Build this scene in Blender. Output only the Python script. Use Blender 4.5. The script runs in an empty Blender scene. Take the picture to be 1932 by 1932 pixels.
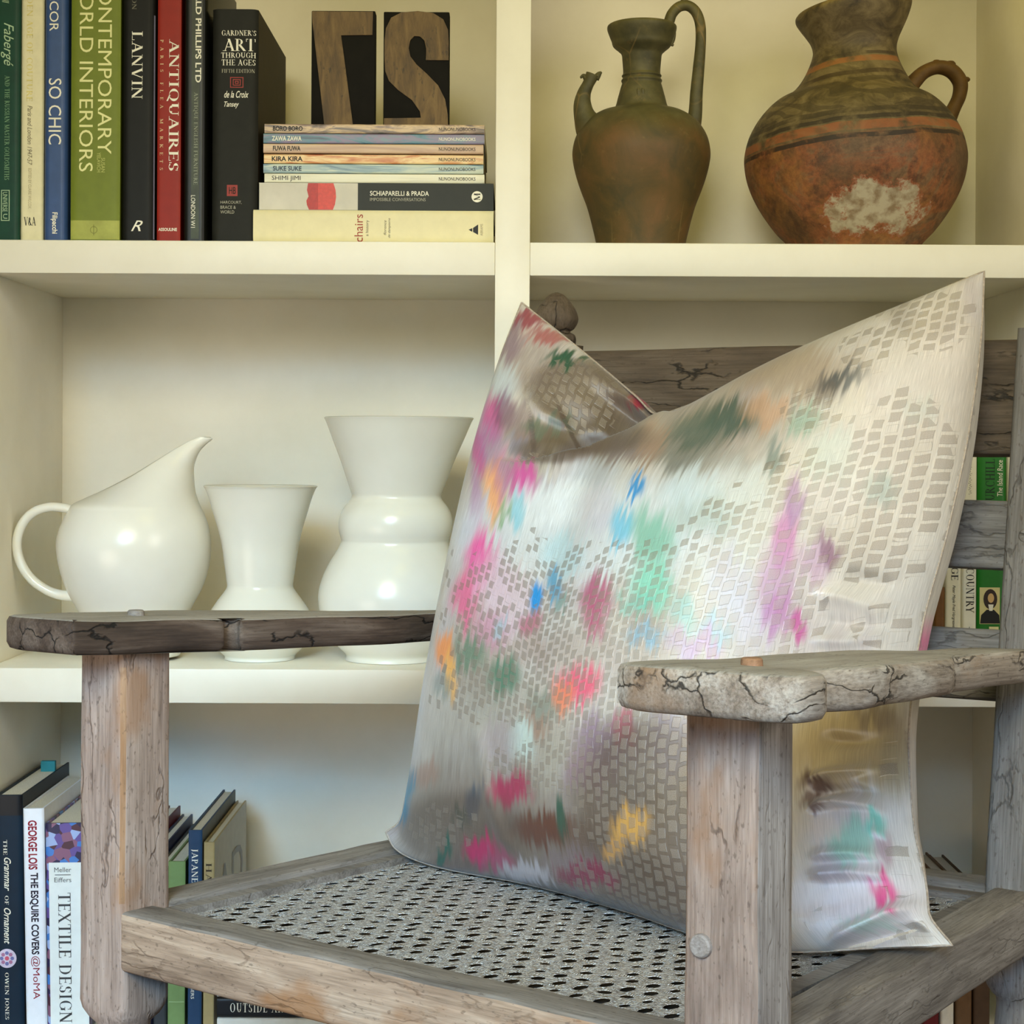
import bpy, bmesh, math, random
import numpy as np
from mathutils import Vector, Matrix, noise as mnoise

random.seed(7)
rng = np.random.default_rng(11)
scene = bpy.context.scene
COL = scene.collection

# ------------------------------------------------------------------ camera
EYE = 0.86                      # eye height above the floor
F = 3400.0                      # focal length in pixels of a 1932 px frame
ROLL = math.radians(0.3)
cam_data = bpy.data.cameras.new('camera')
cam_data.sensor_width = 36.0
cam_data.lens = F / 1932.0 * 36.0
cam_data.shift_y = -116.0 / 1932.0
cam_data.clip_start = 0.05
cam = bpy.data.objects.new('camera', cam_data)
COL.objects.link(cam)
cam.matrix_world = Matrix.Translation((0, 0, EYE)) @ Matrix.Rotation(math.radians(90), 4, 'X') @ Matrix.Rotation(ROLL, 4, 'Z')
scene.camera = cam

# ------------------------------------------------------------------ light
scene.view_settings.view_transform = 'Standard'
scene.view_settings.look = 'None'
scene.view_settings.gamma = 1.0
scene.view_settings.use_curve_mapping = False
scene.view_settings.exposure = 0.0

world = bpy.data.worlds.new('room_ambient')
scene.world = world
world.use_nodes = True
world.node_tree.nodes['Background'].inputs[0].default_value = (0.97, 0.96, 0.64, 1)
world.node_tree.nodes['Background'].inputs[1].default_value = 0.21


def area_light(name, loc, target, sx, sy, power, color):
    ld = bpy.data.lights.new(name, 'AREA')
    ld.shape = 'RECTANGLE'
    ld.size, ld.size_y = sx, sy
    ld.energy = power
    ld.color = color
    o = bpy.data.objects.new(name, ld)
    COL.objects.link(o)
    o.location = loc
    d = Vector(target) - Vector(loc)
    o.rotation_euler = d.to_track_quat('-Z', 'Y').to_euler()
    return o


# daylight from windows behind the photographer and to the right, a warm ceiling lamp, added fills low down and in the upper bays
wl = area_light('window_daylight', (-0.40, -0.45, 1.80), (0.05, 2.4, 0.36), 1.0, 0.95, 8.2, (1.0, 0.91, 0.58))
wl.data.spread = math.radians(62)          # beam narrowed by hand so the upper bays stay dimmer
cool_fill = area_light('cool_fill_low_shelves', (-0.55, -1.1, 1.62), (-0.10, 2.4, 0.10), 1.1, 0.9, 5.6, (0.13, 0.50, 1.0))  # added cool fill that blues the lower shelf fronts and walls
cool_fill.data.spread = math.radians(34)
area_light('window_daylight_right', (2.5, -0.7, 1.60), (0.3, 1.9, 0.75), 1.3, 1.5, 38, (1.0, 0.92, 0.84))
area_light('low_left_fill', (-1.35, 0.75, 0.26), (-0.2, 2.5, 0.45), 0.9, 0.5, 7.0, (1.0, 0.87, 0.74))  # added warm fill for shelf undersides and the dim bay walls
area_light('ceiling_lamp_warm', (0.45, 1.0, 2.40), (0.15, 2.4, 1.15), 0.9, 0.4, 4.2, (1.0, 0.89, 0.22))
area_light('upper_bay_fill_warm', (-0.35, 2.43, 1.62), (-0.35, 2.56, 1.15), 0.56, 0.05, 0.22, (1.0, 0.78, 0.05))  # added unseen fill that yellows the left upper bay
area_light('upper_bay_fill_warm', (0.36, 2.43, 1.62), (0.36, 2.56, 1.15), 0.58, 0.05, 0.30, (1.0, 0.78, 0.05))  # the same added fill for the right upper bay

# ------------------------------------------------------------------ pixel -> place helpers
CR, SR = math.cos(ROLL), math.sin(ROLL)


def P(px, py, Y):
    """the point seen at (px,py) that lies Y metres in front of the lens"""
    dx, dy = px - 966.0, py - 850.0
    x0, y0 = dx * CR + dy * SR, -dx * SR + dy * CR
    return Vector((x0 * Y / F, Y, EYE - y0 * Y / F))


def proj(A):
    """numpy (n,3) -> pixel coords"""
    x0 = A[..., 0] * F / A[..., 1]
    y0 = (EYE - A[..., 2]) * F / A[..., 1]
    return 966 + x0 * CR - y0 * SR, 850 + x0 * SR + y0 * CR


# ------------------------------------------------------------------ materials
def srgb(r, g, b):
    def f(c):
        c /= 255.0
        return c / 12.92 if c <= 0.04045 else ((c + 0.055) / 1.055) ** 2.4
    return (f(r), f(g), f(b), 1.0)


class NT:
    def __init__(self, name):
        self.m = bpy.data.materials.new(name)
        self.m.use_nodes = True
        self.t = self.m.node_tree
        self.b = self.t.nodes['Principled BSDF']

    def n(self, typ, **kw):
        nd = self.t.nodes.new(typ)
        for k, v in kw.items():
            setattr(nd, k, v)
        return nd

    def l(self, a, b):
        self.t.links.new(a, b)

    def val(self, sock, v):
        sock.default_value = v

    def mapping(self, src, scale=(1, 1, 1), loc=(0, 0, 0), rot=(0, 0, 0)):
        mp = self.n('ShaderNodeMapping')
        self.l(src, mp.inputs['Vector'])
        mp.inputs['Scale'].default_value = scale
        mp.inputs['Location'].default_value = loc
        mp.inputs['Rotation'].default_value = rot
        return mp.outputs['Vector']

    def noise(self, vec, scale, detail=4, rough=0.55, dist=0.0):
        nz = self.n('ShaderNodeTexNoise')
        if vec is not None:
            self.l(vec, nz.inputs['Vector'])
        nz.inputs['Scale'].default_value = scale
        nz.inputs['Detail'].default_value = detail
        nz.inputs['Roughness'].default_value = rough
        nz.inputs['Distortion'].default_value = dist
        return nz.outputs['Fac']

    def ramp(self, fac, stops, interp='LINEAR'):
        r = self.n('ShaderNodeValToRGB')
        r.color_ramp.interpolation = interp
        els = r.color_ramp.elements
        while len(els) > 1:
            els.remove(els[-1])
        els[0].position, els[0].color = stops[0]
        for p, c in stops[1:]:
            e = els.new(p)
            e.color = c
        self.l(fac, r.inputs['Fac'])
        return r.outputs['Color']

    def mix(self, fac, a, b, blend='MIX'):
        mx = self.n('ShaderNodeMix', data_type='RGBA', blend_type=blend)
        for sock, v in ((mx.inputs[0], fac), (mx.inputs[6], a), (mx.inputs[7], b)):
            if hasattr(v, 'links') or hasattr(v, 'is_linked'):
                self.l(v, sock)
            else:
                sock.default_value = v
        return mx.outputs[2]

    def math(self, op, a, b=None, clamp=False):
        md = self.n('ShaderNodeMath', operation=op, use_clamp=clamp)
        for i, v in enumerate((a, b)):
            if v is None:
                continue
            if hasattr(v, 'is_linked'):
                self.l(v, md.inputs[i])
            else:
                md.inputs[i].default_value = v
        return md.outputs[0]

    def bump(self, h, strength=0.3, dist=0.002):
        bp = self.n('ShaderNodeBump')
        bp.inputs['Strength'].default_value = strength
        bp.inputs['Distance'].default_value = dist
        self.l(h, bp.inputs['Height'])
        self.l(bp.outputs['Normal'], self.b.inputs['Normal'])

    def coord(self, which='Object'):
        return self.n('ShaderNodeTexCoord').outputs[which]

    def attr(self, name):
        a = self.n('ShaderNodeAttribute')
        a.attribute_name = name
        return a


BW = ((0, (0, 0, 0, 1)), (1, (1, 1, 1, 1)))
_cache = {}


def plain(rgb, rough=0.5, var=0.08, metallic=0.0, scale=60, spec=0.28, name=None):
    """a surface of one colour with slight print / handling variation"""
    key = (rgb, rough, var, metallic, scale, spec)
    if key in _cache:
        return _cache[key]
    t = NT(name or 'surface_%d_%d_%d' % rgb)
    c = srgb(*rgb)
    nz = t.noise(t.coord(), scale, 5, 0.6)
    lo = tuple(max(0, x * (1 - var * 1.5)) for x in c[:3]) + (1,)
    hi = tuple(min(1, x * (1 + var)) for x in c[:3]) + (1,)
    t.l(t.ramp(nz, ((0.3, lo), (0.7, hi))), t.b.inputs['Base Color'])
    t.b.inputs['Roughness'].default_value = rough
    t.b.inputs['Metallic'].default_value = metallic
    t.b.inputs['Specular IOR Level'].default_value = spec
    _cache[key] = t.m
    return t.m


def paint_mat():
    t = NT('cream_shelf_paint')
    nz = t.noise(t.coord(), 9, 5, 0.6)
    c = t.ramp(nz, ((0.3, srgb(230, 224, 206)), (0.7, srgb(238, 233, 217))))
    sp = t.noise(t.coord(), 130, 2, 0.5)
    spot = t.ramp(sp, ((0.795, (0, 0, 0, 1)), (0.82, (1, 1, 1, 1))))
    c = t.mix(t.math('MULTIPLY', spot, 0.25), c, srgb(190, 180, 150))
    t.l(c, t.b.inputs['Base Color'])
    t.b.inputs['Roughness'].default_value = 0.45
    t.b.inputs['Specular IOR Level'].default_value = 0.35
    t.bump(t.noise(t.coord(), 220, 3, 0.5), 0.08, 0.0008)
    return t.m


def wood_mat(name, cols, crack=0.6, crack_col=(38, 32, 28), stain=None, fine=1.0, gate=0.50):
    """weathered bare hardwood, grain along the part's own length (attribute grain.x)"""
    t = NT(name)
    g = t.attr('grain').outputs['Vector']
    broad = t.noise(t.mapping(g, (5, 26, 26)), 1.0, 5, 0.6, 0.6)
    c = t.ramp(broad, ((0.28, srgb(*cols[0])), (0.5, srgb(*cols[1])), (0.72, srgb(*cols[2]))))
    fib = t.noise(t.mapping(g, (16, 420, 420)), 1.0, 4, 0.65)
    c = t.mix(0.55 * fine, c, t.ramp(fib, ((0.3, (0.42, 0.40, 0.38, 1)), (0.62, (1.0, 1.0, 1.0, 1)))), 'MULTIPLY')
    speck = t.noise(t.mapping(g, (140, 300, 300)), 1.0, 2, 0.5)
    c = t.mix(t.math('MULTIPLY', t.ramp(speck, ((0.62, (0, 0, 0, 1)), (0.72, (1, 1, 1, 1)))), 0.5), c, srgb(70, 56, 46))
    if stain:
        st = t.noise(t.mapping(g, (7, 14, 14), (3.1, 1.7, 0.4)), 1.0, 4, 0.6)
        c = t.mix(t.math('MULTIPLY', t.ramp(st, ((0.55, (0, 0, 0, 1)), (0.68, (1, 1, 1, 1)))), 0.7), c, srgb(*stain))
    # drying cracks
    w = t.noise(t.mapping(g, (9, 30, 30)), 1.0, 3, 0.6)
    wv = t.n('ShaderNodeTexVoronoi', feature='DISTANCE_TO_EDGE')
    vm = t.n('ShaderNodeVectorMath', operation='ADD')
    t.l(t.mapping(g, (6, 34, 34)), vm.inputs[0])
    nzc = t.n('ShaderNodeTexNoise')
    t.l(t.mapping(g, (18, 40, 40)), nzc.inputs['Vector'])
    nzc.inputs['Scale'].default_value = 1.0
    nzc.inputs['Detail'].default_value = 4
    sc = t.n('ShaderNodeVectorMath', operation='SCALE')
    t.l(nzc.outputs['Color'], sc.inputs[0])
    sc.inputs['Scale'].default_value = 1.1
    t.l(sc.outputs[0], vm.inputs[1])
    t.l(vm.outputs[0], wv.inputs['Vector'])
    wv.inputs['Scale'].default_value = 0.8
    line = t.ramp(wv.outputs['Distance'], ((0.006, (1, 1, 1, 1)), (0.03, (0, 0, 0, 1))))
    gate = t.ramp(w, ((gate, (0, 0, 0, 1)), (gate + 0.08, (1, 1, 1, 1))))
    cr = t.math('MULTIPLY', t.math('MULTIPLY', line, gate), crack)
    c = t.mix(cr, c, srgb(*crack_col))
    t.l(c, t.b.inputs['Base Color'])
    t.b.inputs['Roughness'].default_value = 0.72
    t.b.inputs['Specular IOR Level'].default_value = 0.3
    h = t.math('SUBTRACT', t.math('MULTIPLY', fib, 0.35), t.math('MULTIPLY', cr, 1.0))
    t.bump(h, 0.6, 0.0022)
    return t.m


M_PAINT = paint_mat()
M_POST = wood_mat('weathered_post_wood', ((136, 116, 104), (172, 150, 136), (192, 172, 158)), 0.55, (70, 52, 44), (150, 112, 82), fine=1.3)
M_STAIN = wood_mat('orange_stained_wood', ((140, 100, 70), (160, 122, 88), (178, 144, 114)), 0.3, (84, 54, 34))
M_POSTG = wood_mat('silvered_post_wood', ((124, 115, 110), (158, 149, 143), (184, 176, 170)), 0.4, (80, 72, 66), fine=1.4)
M_RAIL = wood_mat('brown_rail_wood', ((136, 112, 92), (180, 154, 130), (206, 184, 160)), 0.4, (84, 62, 46), (150, 102, 58), fine=1.3)
M_GREY = wood_mat('grey_weathered_wood', ((98, 90, 84), (135, 126, 117), (160, 151, 142)), 0.3, (52, 48, 44), fine=1.4)
M_ARM_D = wood_mat('dark_arm_wood', ((48, 39, 33), (82, 67, 57), (124, 109, 97)), 0.95, (18, 15, 13), fine=1.5, gate=0.41)
M_ARM_L = wood_mat('pale_arm_wood', ((112, 94, 80), (164, 150, 136), (200, 193, 184)), 0.9, (34, 30, 27), (142, 110, 82), fine=1.55, gate=0.46)
M_ARM_T = wood_mat('silvered_arm_wood', ((132, 124, 114), (156, 148, 137), (172, 165, 154)), 0.4, (60, 54, 48))
M_BACK = wood_mat('brown_back_wood', ((68, 56, 45), (94, 80, 66), (116, 101, 86)), 0.85, (22, 18, 14), fine=1.3, gate=0.44)
M_BACKG = wood_mat('grey_back_wood', ((100, 95, 92), (128, 123, 119), (150, 145, 141)), 0.55, (52, 48, 46), fine=1.3, gate=0.45)


# ------------------------------------------------------------------ mesh helpers
def link_mesh(name, verts, faces, mats, parent=None, smooth=False, origin=None, midx=None, grain=None, sharp=None):
    """verts in world space; stored relative to origin (parent's place)"""
    if origin is None:
        origin = Vector((0, 0, 0))
        if parent is not None:
            p = parent
            while p is not None:
                origin = origin + p.location
                p = p.parent
    me = bpy.data.meshes.new(name)
    if parent is not None:
        off = origin
        loc = Vector((0, 0, 0))
    else:
        off = origin
        loc = origin
    me.from_pydata([tuple(Vector(v) - off) for v in verts], [], faces)
    if not isinstance(mats, (list, tuple)):
        mats = [mats]
    for m in mats:
        me.materials.append(m)
    if midx is not None:
        me.polygons.foreach_set('material_index', midx)
    if smooth:
        me.polygons.foreach_set('use_smooth', [True] * len(me.polygons))
        if sharp is not None:
            me.set_sharp_from_angle(angle=sharp)
    if grain is not None:
        a = me.attributes.new('grain', 'FLOAT_VECTOR', 'POINT')
        a.data.foreach_set('vector', np.asarray(grain, dtype=np.float32).ravel())
    me.update()
    o = bpy.data.objects.new(name, me)
    COL.objects.link(o)
    o.location = loc
    if parent is not None:
        o.parent = parent
    return o


def thing(name, label, cat, loc, group=None):
    o = bpy.data.objects.new(name, None)
    o.empty_display_size = 0.05
    COL.objects.link(o)
    o.location = loc
    o['label'] = label
    o['category'] = cat
    if group:
        o['group'] = group
    return o


def bm_data(bm):
    bm.verts.ensure_lookup_table()
    bm.verts.index_update()
    v = [x.co.copy() for x in bm.verts]
    f = [[q.index for q in p.verts] for p in bm.faces]
    return v, f


def box_bm(x0, x1, y0, y1, z0, z1, bevel=0.0, seg=2, cuts=0):
    bm = bmesh.new()
    bmesh.ops.create_cube(bm, size=1.0)
    for v in bm.verts:
        v.co = Vector(((x0 + x1) / 2 + v.co.x * (x1 - x0), (y0 + y1) / 2 + v.co.y * (y1 - y0), (z0 + z1) / 2 + v.co.z * (z1 - z0)))
    if bevel > 0:
        bmesh.ops.bevel(bm, geom=list(bm.edges), offset=bevel, segments=seg, profile=0.5, affect='EDGES', clamp_overlap=True)
    return bm


def box(name, x0, x1, y0, y1, z0, z1, mat, parent=None, bevel=0.0, M=None, seg=2, kind=None):
    bm = box_bm(x0, x1, y0, y1, z0, z1, bevel, seg)
    if M is not None:
        bm.transform(M)
    v, f = bm_data(bm)
    bm.free()
    o = link_mesh(name, v, f, mat, parent, smooth=bevel > 0, sharp=math.radians(40))
    if kind:
        o['kind'] = kind
    return o


def join_boxes(name, boxes, mat, parent, M=None, bevel=0.0, seg=2):
    V, Fc = [], []
    for b in boxes:
        bm = box_bm(*b, bevel=bevel, seg=seg)
        if M is not None:
            bm.transform(M)
        v, f = bm_data(bm)
        bm.free()
        n = len(V)
        V += v
        Fc += [[i + n for i in q] for q in f]
    return link_mesh(name, V, Fc, mat, parent, smooth=bevel > 0, sharp=math.radians(40))


def wood_beam(name, p0, p1, wdir, w, h, mats, parent, bevel=0.004, jit=0.0012, top_mat=None, seed=0, zoff=(0, 0), cuts=14):
    """a worn square beam from p0 to p1 (centre line); wdir = its width direction; local x is the grain"""
    p0, p1 = Vector(p0), Vector(p1)
    L = (p1 - p0).length
    ex = (p1 - p0).normalized()
    ey = (Vector(wdir) - ex * Vector(wdir).dot(ex)).normalized()
    ez = ex.cross(ey)
    M = Matrix(((ex.x, ey.x, ez.x, p0.x), (ex.y, ey.y, ez.y, p0.y), (ex.z, ey.z, ez.z, p0.z), (0, 0, 0, 1)))
    bm = box_bm(0, L, -w / 2, w / 2, -h / 2, h / 2)
    es = [e for e in bm.edges if abs((e.verts[0].co - e.verts[1].co).x) > 1e-6]
    bmesh.ops.subdivide_edges(bm, edges=es, cuts=cuts, use_grid_fill=True)
    bmesh.ops.bevel(bm, geom=[e for e in bm.edges if len(e.link_faces) == 2 and e.calc_face_angle(0) > 0.5], offset=bevel, segments=3, profile=0.5, affect='EDGES')
    bm.verts.ensure_lookup_table()
    g = []
    for v in bm.verts:
        q = v.co * 16 + Vector((seed * 3.7, seed * 1.3, 0))
        d = mnoise.noise_vector(q)
        g.append(v.co + Vector((seed * 0.73, seed * 0.31, seed * 0.17)))
        v.co += Vector((0, d.y * jit, d.z * jit))
    midx = None
    ml = mats if isinstance(mats, (list, tuple)) else [mats]
    bm.normal_update()
    if top_mat is not None:
        ml = list(ml) + [top_mat]
        midx = [len(ml) - 1 if (M.to_3x3() @ f.normal).z > 0.6 else 0 for f in bm.faces]
    bm.transform(M)
    v, f = bm_data(bm)
    bm.free()
    return link_mesh(name, v, f, ml, parent, smooth=True, sharp=math.radians(50), midx=midx, grain=[tuple(x) for x in g])


def lathe_data(prof, c, seg=64, closed_bottom=True, lean=(0, 0), squash=1.0):
    """prof: list of (r,z) bottom->top in metres, c = base centre (world)"""
    V, Fc = [], []
    n = len(prof)
    z0 = prof[0][1]
    for r, z in prof:
        for k in range(seg):
            a = 2 * math.pi * k / seg
            V.append(Vector((c[0] + r * math.cos(a) + lean[0] * (z - z0), c[1] + r * math.sin(a) * squash + lean[1] * (z - z0), c[2] + z)))
    for i in range(n - 1):
        for k in range(seg):
            k2 = (k + 1) % seg
            Fc.append([i * seg + k, i * seg + k2, (i + 1) * seg + k2, (i + 1) * seg + k])
    if closed_bottom:
        Fc.append([k for k in range(seg)][::-1])
    return V, Fc


def smooth_profile(pts, n=90):
    """Catmull-Rom through (r,z) points"""
    p = [Vector((a, b)) for a, b in pts]
    p = [p[0] * 2 - p[1]] + p + [p[-1] * 2 - p[-2]]
    out = []
    m = len(p) - 3
    per = max(2, n // m)
    for i in range(m):
        for k in range(per):
            t = k / per
            a, b, c, d = p[i], p[i + 1], p[i + 2], p[i + 3]
            q = 0.5 * ((2 * b) + (c - a) * t + (2 * a - 5 * b + 4 * c - d) * t * t + (3 * b - a - 3 * c + d) * t ** 3)
            out.append((max(q.x, 0.0005), q.y))
    out.append((pts[-1][0], pts[-1][1]))
    return out


def cr3(pts, n):
    """Catmull-Rom through vectors of any size, n samples per span"""
    p = [np.array(q, dtype=float) for q in pts]
    p = [2 * p[0] - p[1]] + p + [2 * p[-1] - p[-2]]
    out = []
    for i in range(len(p) - 3):
        for k in range(n):
            t = k / n
            a, b, c, d = p[i:i + 4]
            out.append(0.5 * (2 * b + (c - a) * t + (2 * a - 5 * b + 4 * c - d) * t * t + (3 * b - a - 3 * c + d) * t ** 3))
    out.append(p[-2])
    return out


def tube_data(path, radii, seg=20, flat=1.0, cap=True):
    """path: list of Vector, radii per point; flat squeezes along world Y"""
    V, Fc = [], []
    n = len(path)
    prev = None
    for i, p in enumerate(path):
        a = path[max(0, i - 1)]
        b = path[min(n - 1, i + 1)]
        t = (b - a).normalized()
        up = Vector((0, 1, 0)) if prev is None else prev
        s = up - t * up.dot(t)
        if s.length < 1e-5:
            s = Vector((1, 0, 0)) - t * t.x
        s.normalize()
        prev = s
        q = t.cross(s)
        for k in range(seg):
            an = 2 * math.pi * k / seg
            V.append(p + s * (math.cos(an) * radii[i] * flat) + q * (math.sin(an) * radii[i]))
    for i in range(n - 1):
        for k in range(seg):
            k2 = (k + 1) % seg
            Fc.append([i * seg + k, i * seg + k2, (i + 1) * seg + k2, (i + 1) * seg + k])
    if cap:
        Fc.append(list(range(seg))[::-1])
        Fc.append([(n - 1) * seg + k for k in range(seg)])
    return V, Fc


def poly_prism(pts, d0, d1, M):
    """2-D outline (x,z) extruded along local y from d0 to d1, by matrix M; uses triangulated caps"""
    bm = bmesh.new()
    a = [bm.verts.new((x, d0, z)) for x, z in pts]
    b = [bm.verts.new((x, d1, z)) for x, z in pts]
    n = len(pts)
    f0 = bm.faces.new(a)
    f1 = bm.faces.new(b[::-1])
    for i in range(n):
        j = (i + 1) % n
        bm.faces.new((a[j], a[i], b[i], b[j]))
    bmesh.ops.recalc_face_normals(bm, faces=bm.faces)
    bmesh.ops.triangulate(bm, faces=[f0, f1])
    bm.transform(M)
    v, f = bm_data(bm)
    bm.free()
    return v, f


# ------------------------------------------------------------------ lettering
TW, NW = 0.15, 0.055     # thick / thin stroke of the serif capitals


def _L(x0, y0, x1, y1, w):
    return ('l', x0, y0, x1, y1, w)


def _stem(x, w=TW, y0=0.0, y1=1.0, sb=True, st=True):
    r = [_L(x, y0, x, y1, w)]
    if sb:
        r.append(_L(x - w * 0.5 - 0.09, y0 + 0.02, x + w * 0.5 + 0.09, y0 + 0.02, 0.04))
    if st:
        r.append(_L(x - w * 0.5 - 0.09, y1 - 0.02, x + w * 0.5 + 0.09, y1 - 0.02, 0.04))
    return r


def _sf(x, y, w=0.26):
    return [_L(x - w / 2, y, x + w / 2, y, 0.04)]


def _A(cx, cy, rx, ry, a0, a1):
    return ('a', cx, cy, rx, ry, a0, a1)


GL = {
    'A': (0.80, [_L(.12, 0, .40, 1, NW), _L(.38, 1, .68, 0, TW), _L(.2, .33, .6, .33, NW)] + _sf(.1, .02) + _sf(.69, .02, .3)),
    'B': (0.66, _stem(.17) + [_A(.3, .745, .24, .235, -90, 90), _A(.3, .27, .30, .25, -90, 90), _L(.17, .98, .32, .98, .04), _L(.17, .52, .32, .52, .04), _L(.17, .02, .32, .02, .04)]),
    'C': (0.76, [_A(.42, .5, .36, .5, 45, 315), _L(.69, .62, .69, .95, .04)]),
    'D': (0.80, _stem(.17) + [_A(.32, .5, .42, .48, -90, 90), _L(.17, .98, .34, .98, .04), _L(.17, .02, .34, .02, .04)]),
    'E': (0.64, _stem(.17) + [_L(.17, .975, .58, .975, .05), _L(.17, .025, .60, .025, .05), _L(.17, .51, .48, .51, .05), _L(.57, .8, .57, 1, .04), _L(.59, 0, .59, .2, .04), _L(.47, .42, .47, .6, .04)]),
    'F': (0.60, _stem(.17) + [_L(.17, .975, .56, .975, .05), _L(.17, .5, .46, .5, .05), _L(.55, .8, .55, 1, .04), _L(.45, .41, .45, .59, .04)]),
    'G': (0.80, [_A(.42, .5, .36, .5, 45, 315), _L(.69, .66, .69, .95, .04), _L(.68, .1, .68, .42, TW * .9)] + _sf(.66, .43, .3)),
    'H': (0.86, _stem(.17) + _stem(.69) + [_L(.17, .5, .69, .5, NW)]),
    'I': (0.36, _stem(.18)),
    'J': (0.40, _stem(.22, sb=False, y0=.1) + [_A(.08, .06, .16, .2, -90, 20)]),
    'K': (0.78, _stem(.17) + [_L(.24, .42, .62, .98, NW), _L(.32, .56, .68, .02, TW)] + _sf(.62, .98) + _sf(.68, .02, .24)),
    'L': (0.62, _stem(.17) + [_L(.17, .025, .58, .025, .05), _L(.57, 0, .57, .24, .04)]),
    'M': (0.98, _stem(.14, NW) + _stem(.84) + [_L(.14, 1, .48, .05, TW), _L(.48, .05, .84, 1, NW)]),
    'N': (0.84, _stem(.14, NW) + _stem(.70, NW, sb=False) + [_L(.14, 1, .70, 0, TW)]),
    'O': (0.84, [_A(.42, .5, .37, .5, 0, 360)]),
    'P': (0.64, _stem(.17) + [_A(.3, .73, .27, .25, -90, 90), _L(.17, .98, .32, .98, .04), _L(.17, .48, .32, .48, .04)]),
    'Q': (0.84, [_A(.42, .5, .37, .5, 0, 360), _L(.42, .08, .78, -.2, TW * .8)]),
    'R': (0.74, _stem(.17) + [_A(.3, .74, .25, .24, -90, 90), _L(.17, .98, .32, .98, .04), _L(.17, .5, .32, .5, .04), _L(.34, .5, .68, .02, TW)] + _sf(.68, .02, .18)),
    'S': (0.58, [_A(.29, .74, .21, .25, 30, 270), _A(.29, .26, .23, .25, -150, 90), _L(.49, .72, .49, .95, .04), _L(.05, .05, .05, .3, .04)]),
    'T': (0.72, _stem(.36, st=False) + [_L(.05, .975, .67, .975, .05), _L(.06, .76, .06, 1, .04), _L(.66, .76, .66, 1, .04)]),
    'U': (0.80, _stem(.17, sb=False, y0=.3) + _stem(.65, NW, sb=False, y0=.3) + [_A(.41, .32, .25, .31, 180, 360)]),
    'V': (0.80, [_L(.12, 1, .41, 0, TW), _L(.41, 0, .68, 1, NW)] + _sf(.12, .98, .3) + _sf(.69, .98)),
    'W': (1.1, [_L(.1, 1, .33, 0, TW), _L(.33, 0, .55, 1, NW), _L(.55, 1, .78, 0, TW), _L(.78, 0, 1.0, 1, NW)] + _sf(.1, .98) + _sf(.55, .98) + _sf(1.0, .98)),
    'X': (0.78, [_L(.12, 1, .66, 0, TW), _L(.12, 0, .66, 1, NW)] + _sf(.12, .02) + _sf(.66, .02) + _sf(.12, .98) + _sf(.66, .98)),
    'Y': (0.76, [_L(.1, 1, .38, .46, TW), _L(.66, 1, .38, .46, NW), _L(.38, 0, .38, .48, TW)] + _sf(.1, .98) + _sf(.66, .98) + _sf(.38, .02, .3)),
    ' ': (0.34, []),
    "'": (0.2, [_L(.1, .75, .1, 1, .07)]),
    '-': (0.5, [_L(.05, .42, .45, .42, .06)]),
    '&': (0.8, [_A(.34, .75, .17, .23, 0, 360), _A(.32, .27, .26, .27, 60, 330), _L(.2, .62, .68, .02, TW)]),
}


def serif_data(s, track=0.06):
    V, Fc = [], []
    x = 0.0
    for ch in s:
        w, st = GL.get(ch, GL[' '])
        for q in st:
            if q[0] == 'l':
                _, x0, y0, x1, y1, wd = q
                dx, dy = x1 - x0, y1 - y0
                # strokes keep a horizontal cut: width measured across x for steep strokes
                if abs(dy) > abs(dx):
                    ox, oy = wd / 2 * math.hypot(dx, dy) / abs(dy), 0
                else:
                    ox, oy = 0, wd / 2 * math.hypot(dx, dy) / abs(dx)
                n = len(V)
                V += [(x + x0 - ox, y0 - oy), (x + x0 + ox, y0 + oy), (x + x1 + ox, y1 + oy), (x + x1 - ox, y1 - oy)]
                Fc.append([n, n + 1, n + 2, n + 3])
            else:
                _, cx, cy, rx, ry, a0, a1 = q
                m = max(6, int(abs(a1 - a0) / 14))
                n = len(V)
                for i in range(m + 1):
                    a = math.radians(a0 + (a1 - a0) * i / m)
                    wd = NW + (TW - NW) * abs(math.cos(a)) ** 1.3
                    V.append((x + cx + (rx) * math.cos(a), cy + ry * math.sin(a)))
                    V.append((x + cx + (rx - wd) * math.cos(a), cy + (ry - max(0.045, wd * .45)) * math.sin(a)))
                for i in range(m):
                    k = n + 2 * i
                    Fc.append([k, k + 1, k + 3, k + 2])
        x += w + track
    return V, Fc


_font_cache = {}


def sans_data(s, shear=0.0, bold=0.0, space=1.0):
    cu = bpy.data.curves.new('lettering_source', 'FONT')
    cu.body = s
    cu.shear = shear
    cu.offset = bold
    cu.space_character = space
    cu.resolution_u = 3
    o = bpy.data.objects.new('lettering_source', cu)
    COL.objects.link(o)
    dg = bpy.context.evaluated_depsgraph_get()
    me = bpy.data.meshes.new_from_object(o.evaluated_get(dg))
    V = [(v.co.x, v.co.y) for v in me.vertices]
    Fc = [list(p.vertices) for p in me.polygons]
    bpy.data.objects.remove(o)
    bpy.data.curves.remove(cu)
    bpy.data.meshes.remove(me)
    return V, Fc


# ------------------------------------------------------------------ books
M_PAGES = None


def pages_mat():
    t = NT('book_pages')
    g = t.coord()
    nz = t.noise(t.mapping(g, (900, 900, 4)), 1.0, 2, 0.5)
    t.l(t.ramp(nz, ((0.3, srgb(196, 188, 168)), (0.7, srgb(232, 226, 208)))), t.b.inputs['Base Color'])
    t.b.inputs['Roughness'].default_value = 0.8
    return t.m


M_PAGES = pages_mat()


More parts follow.
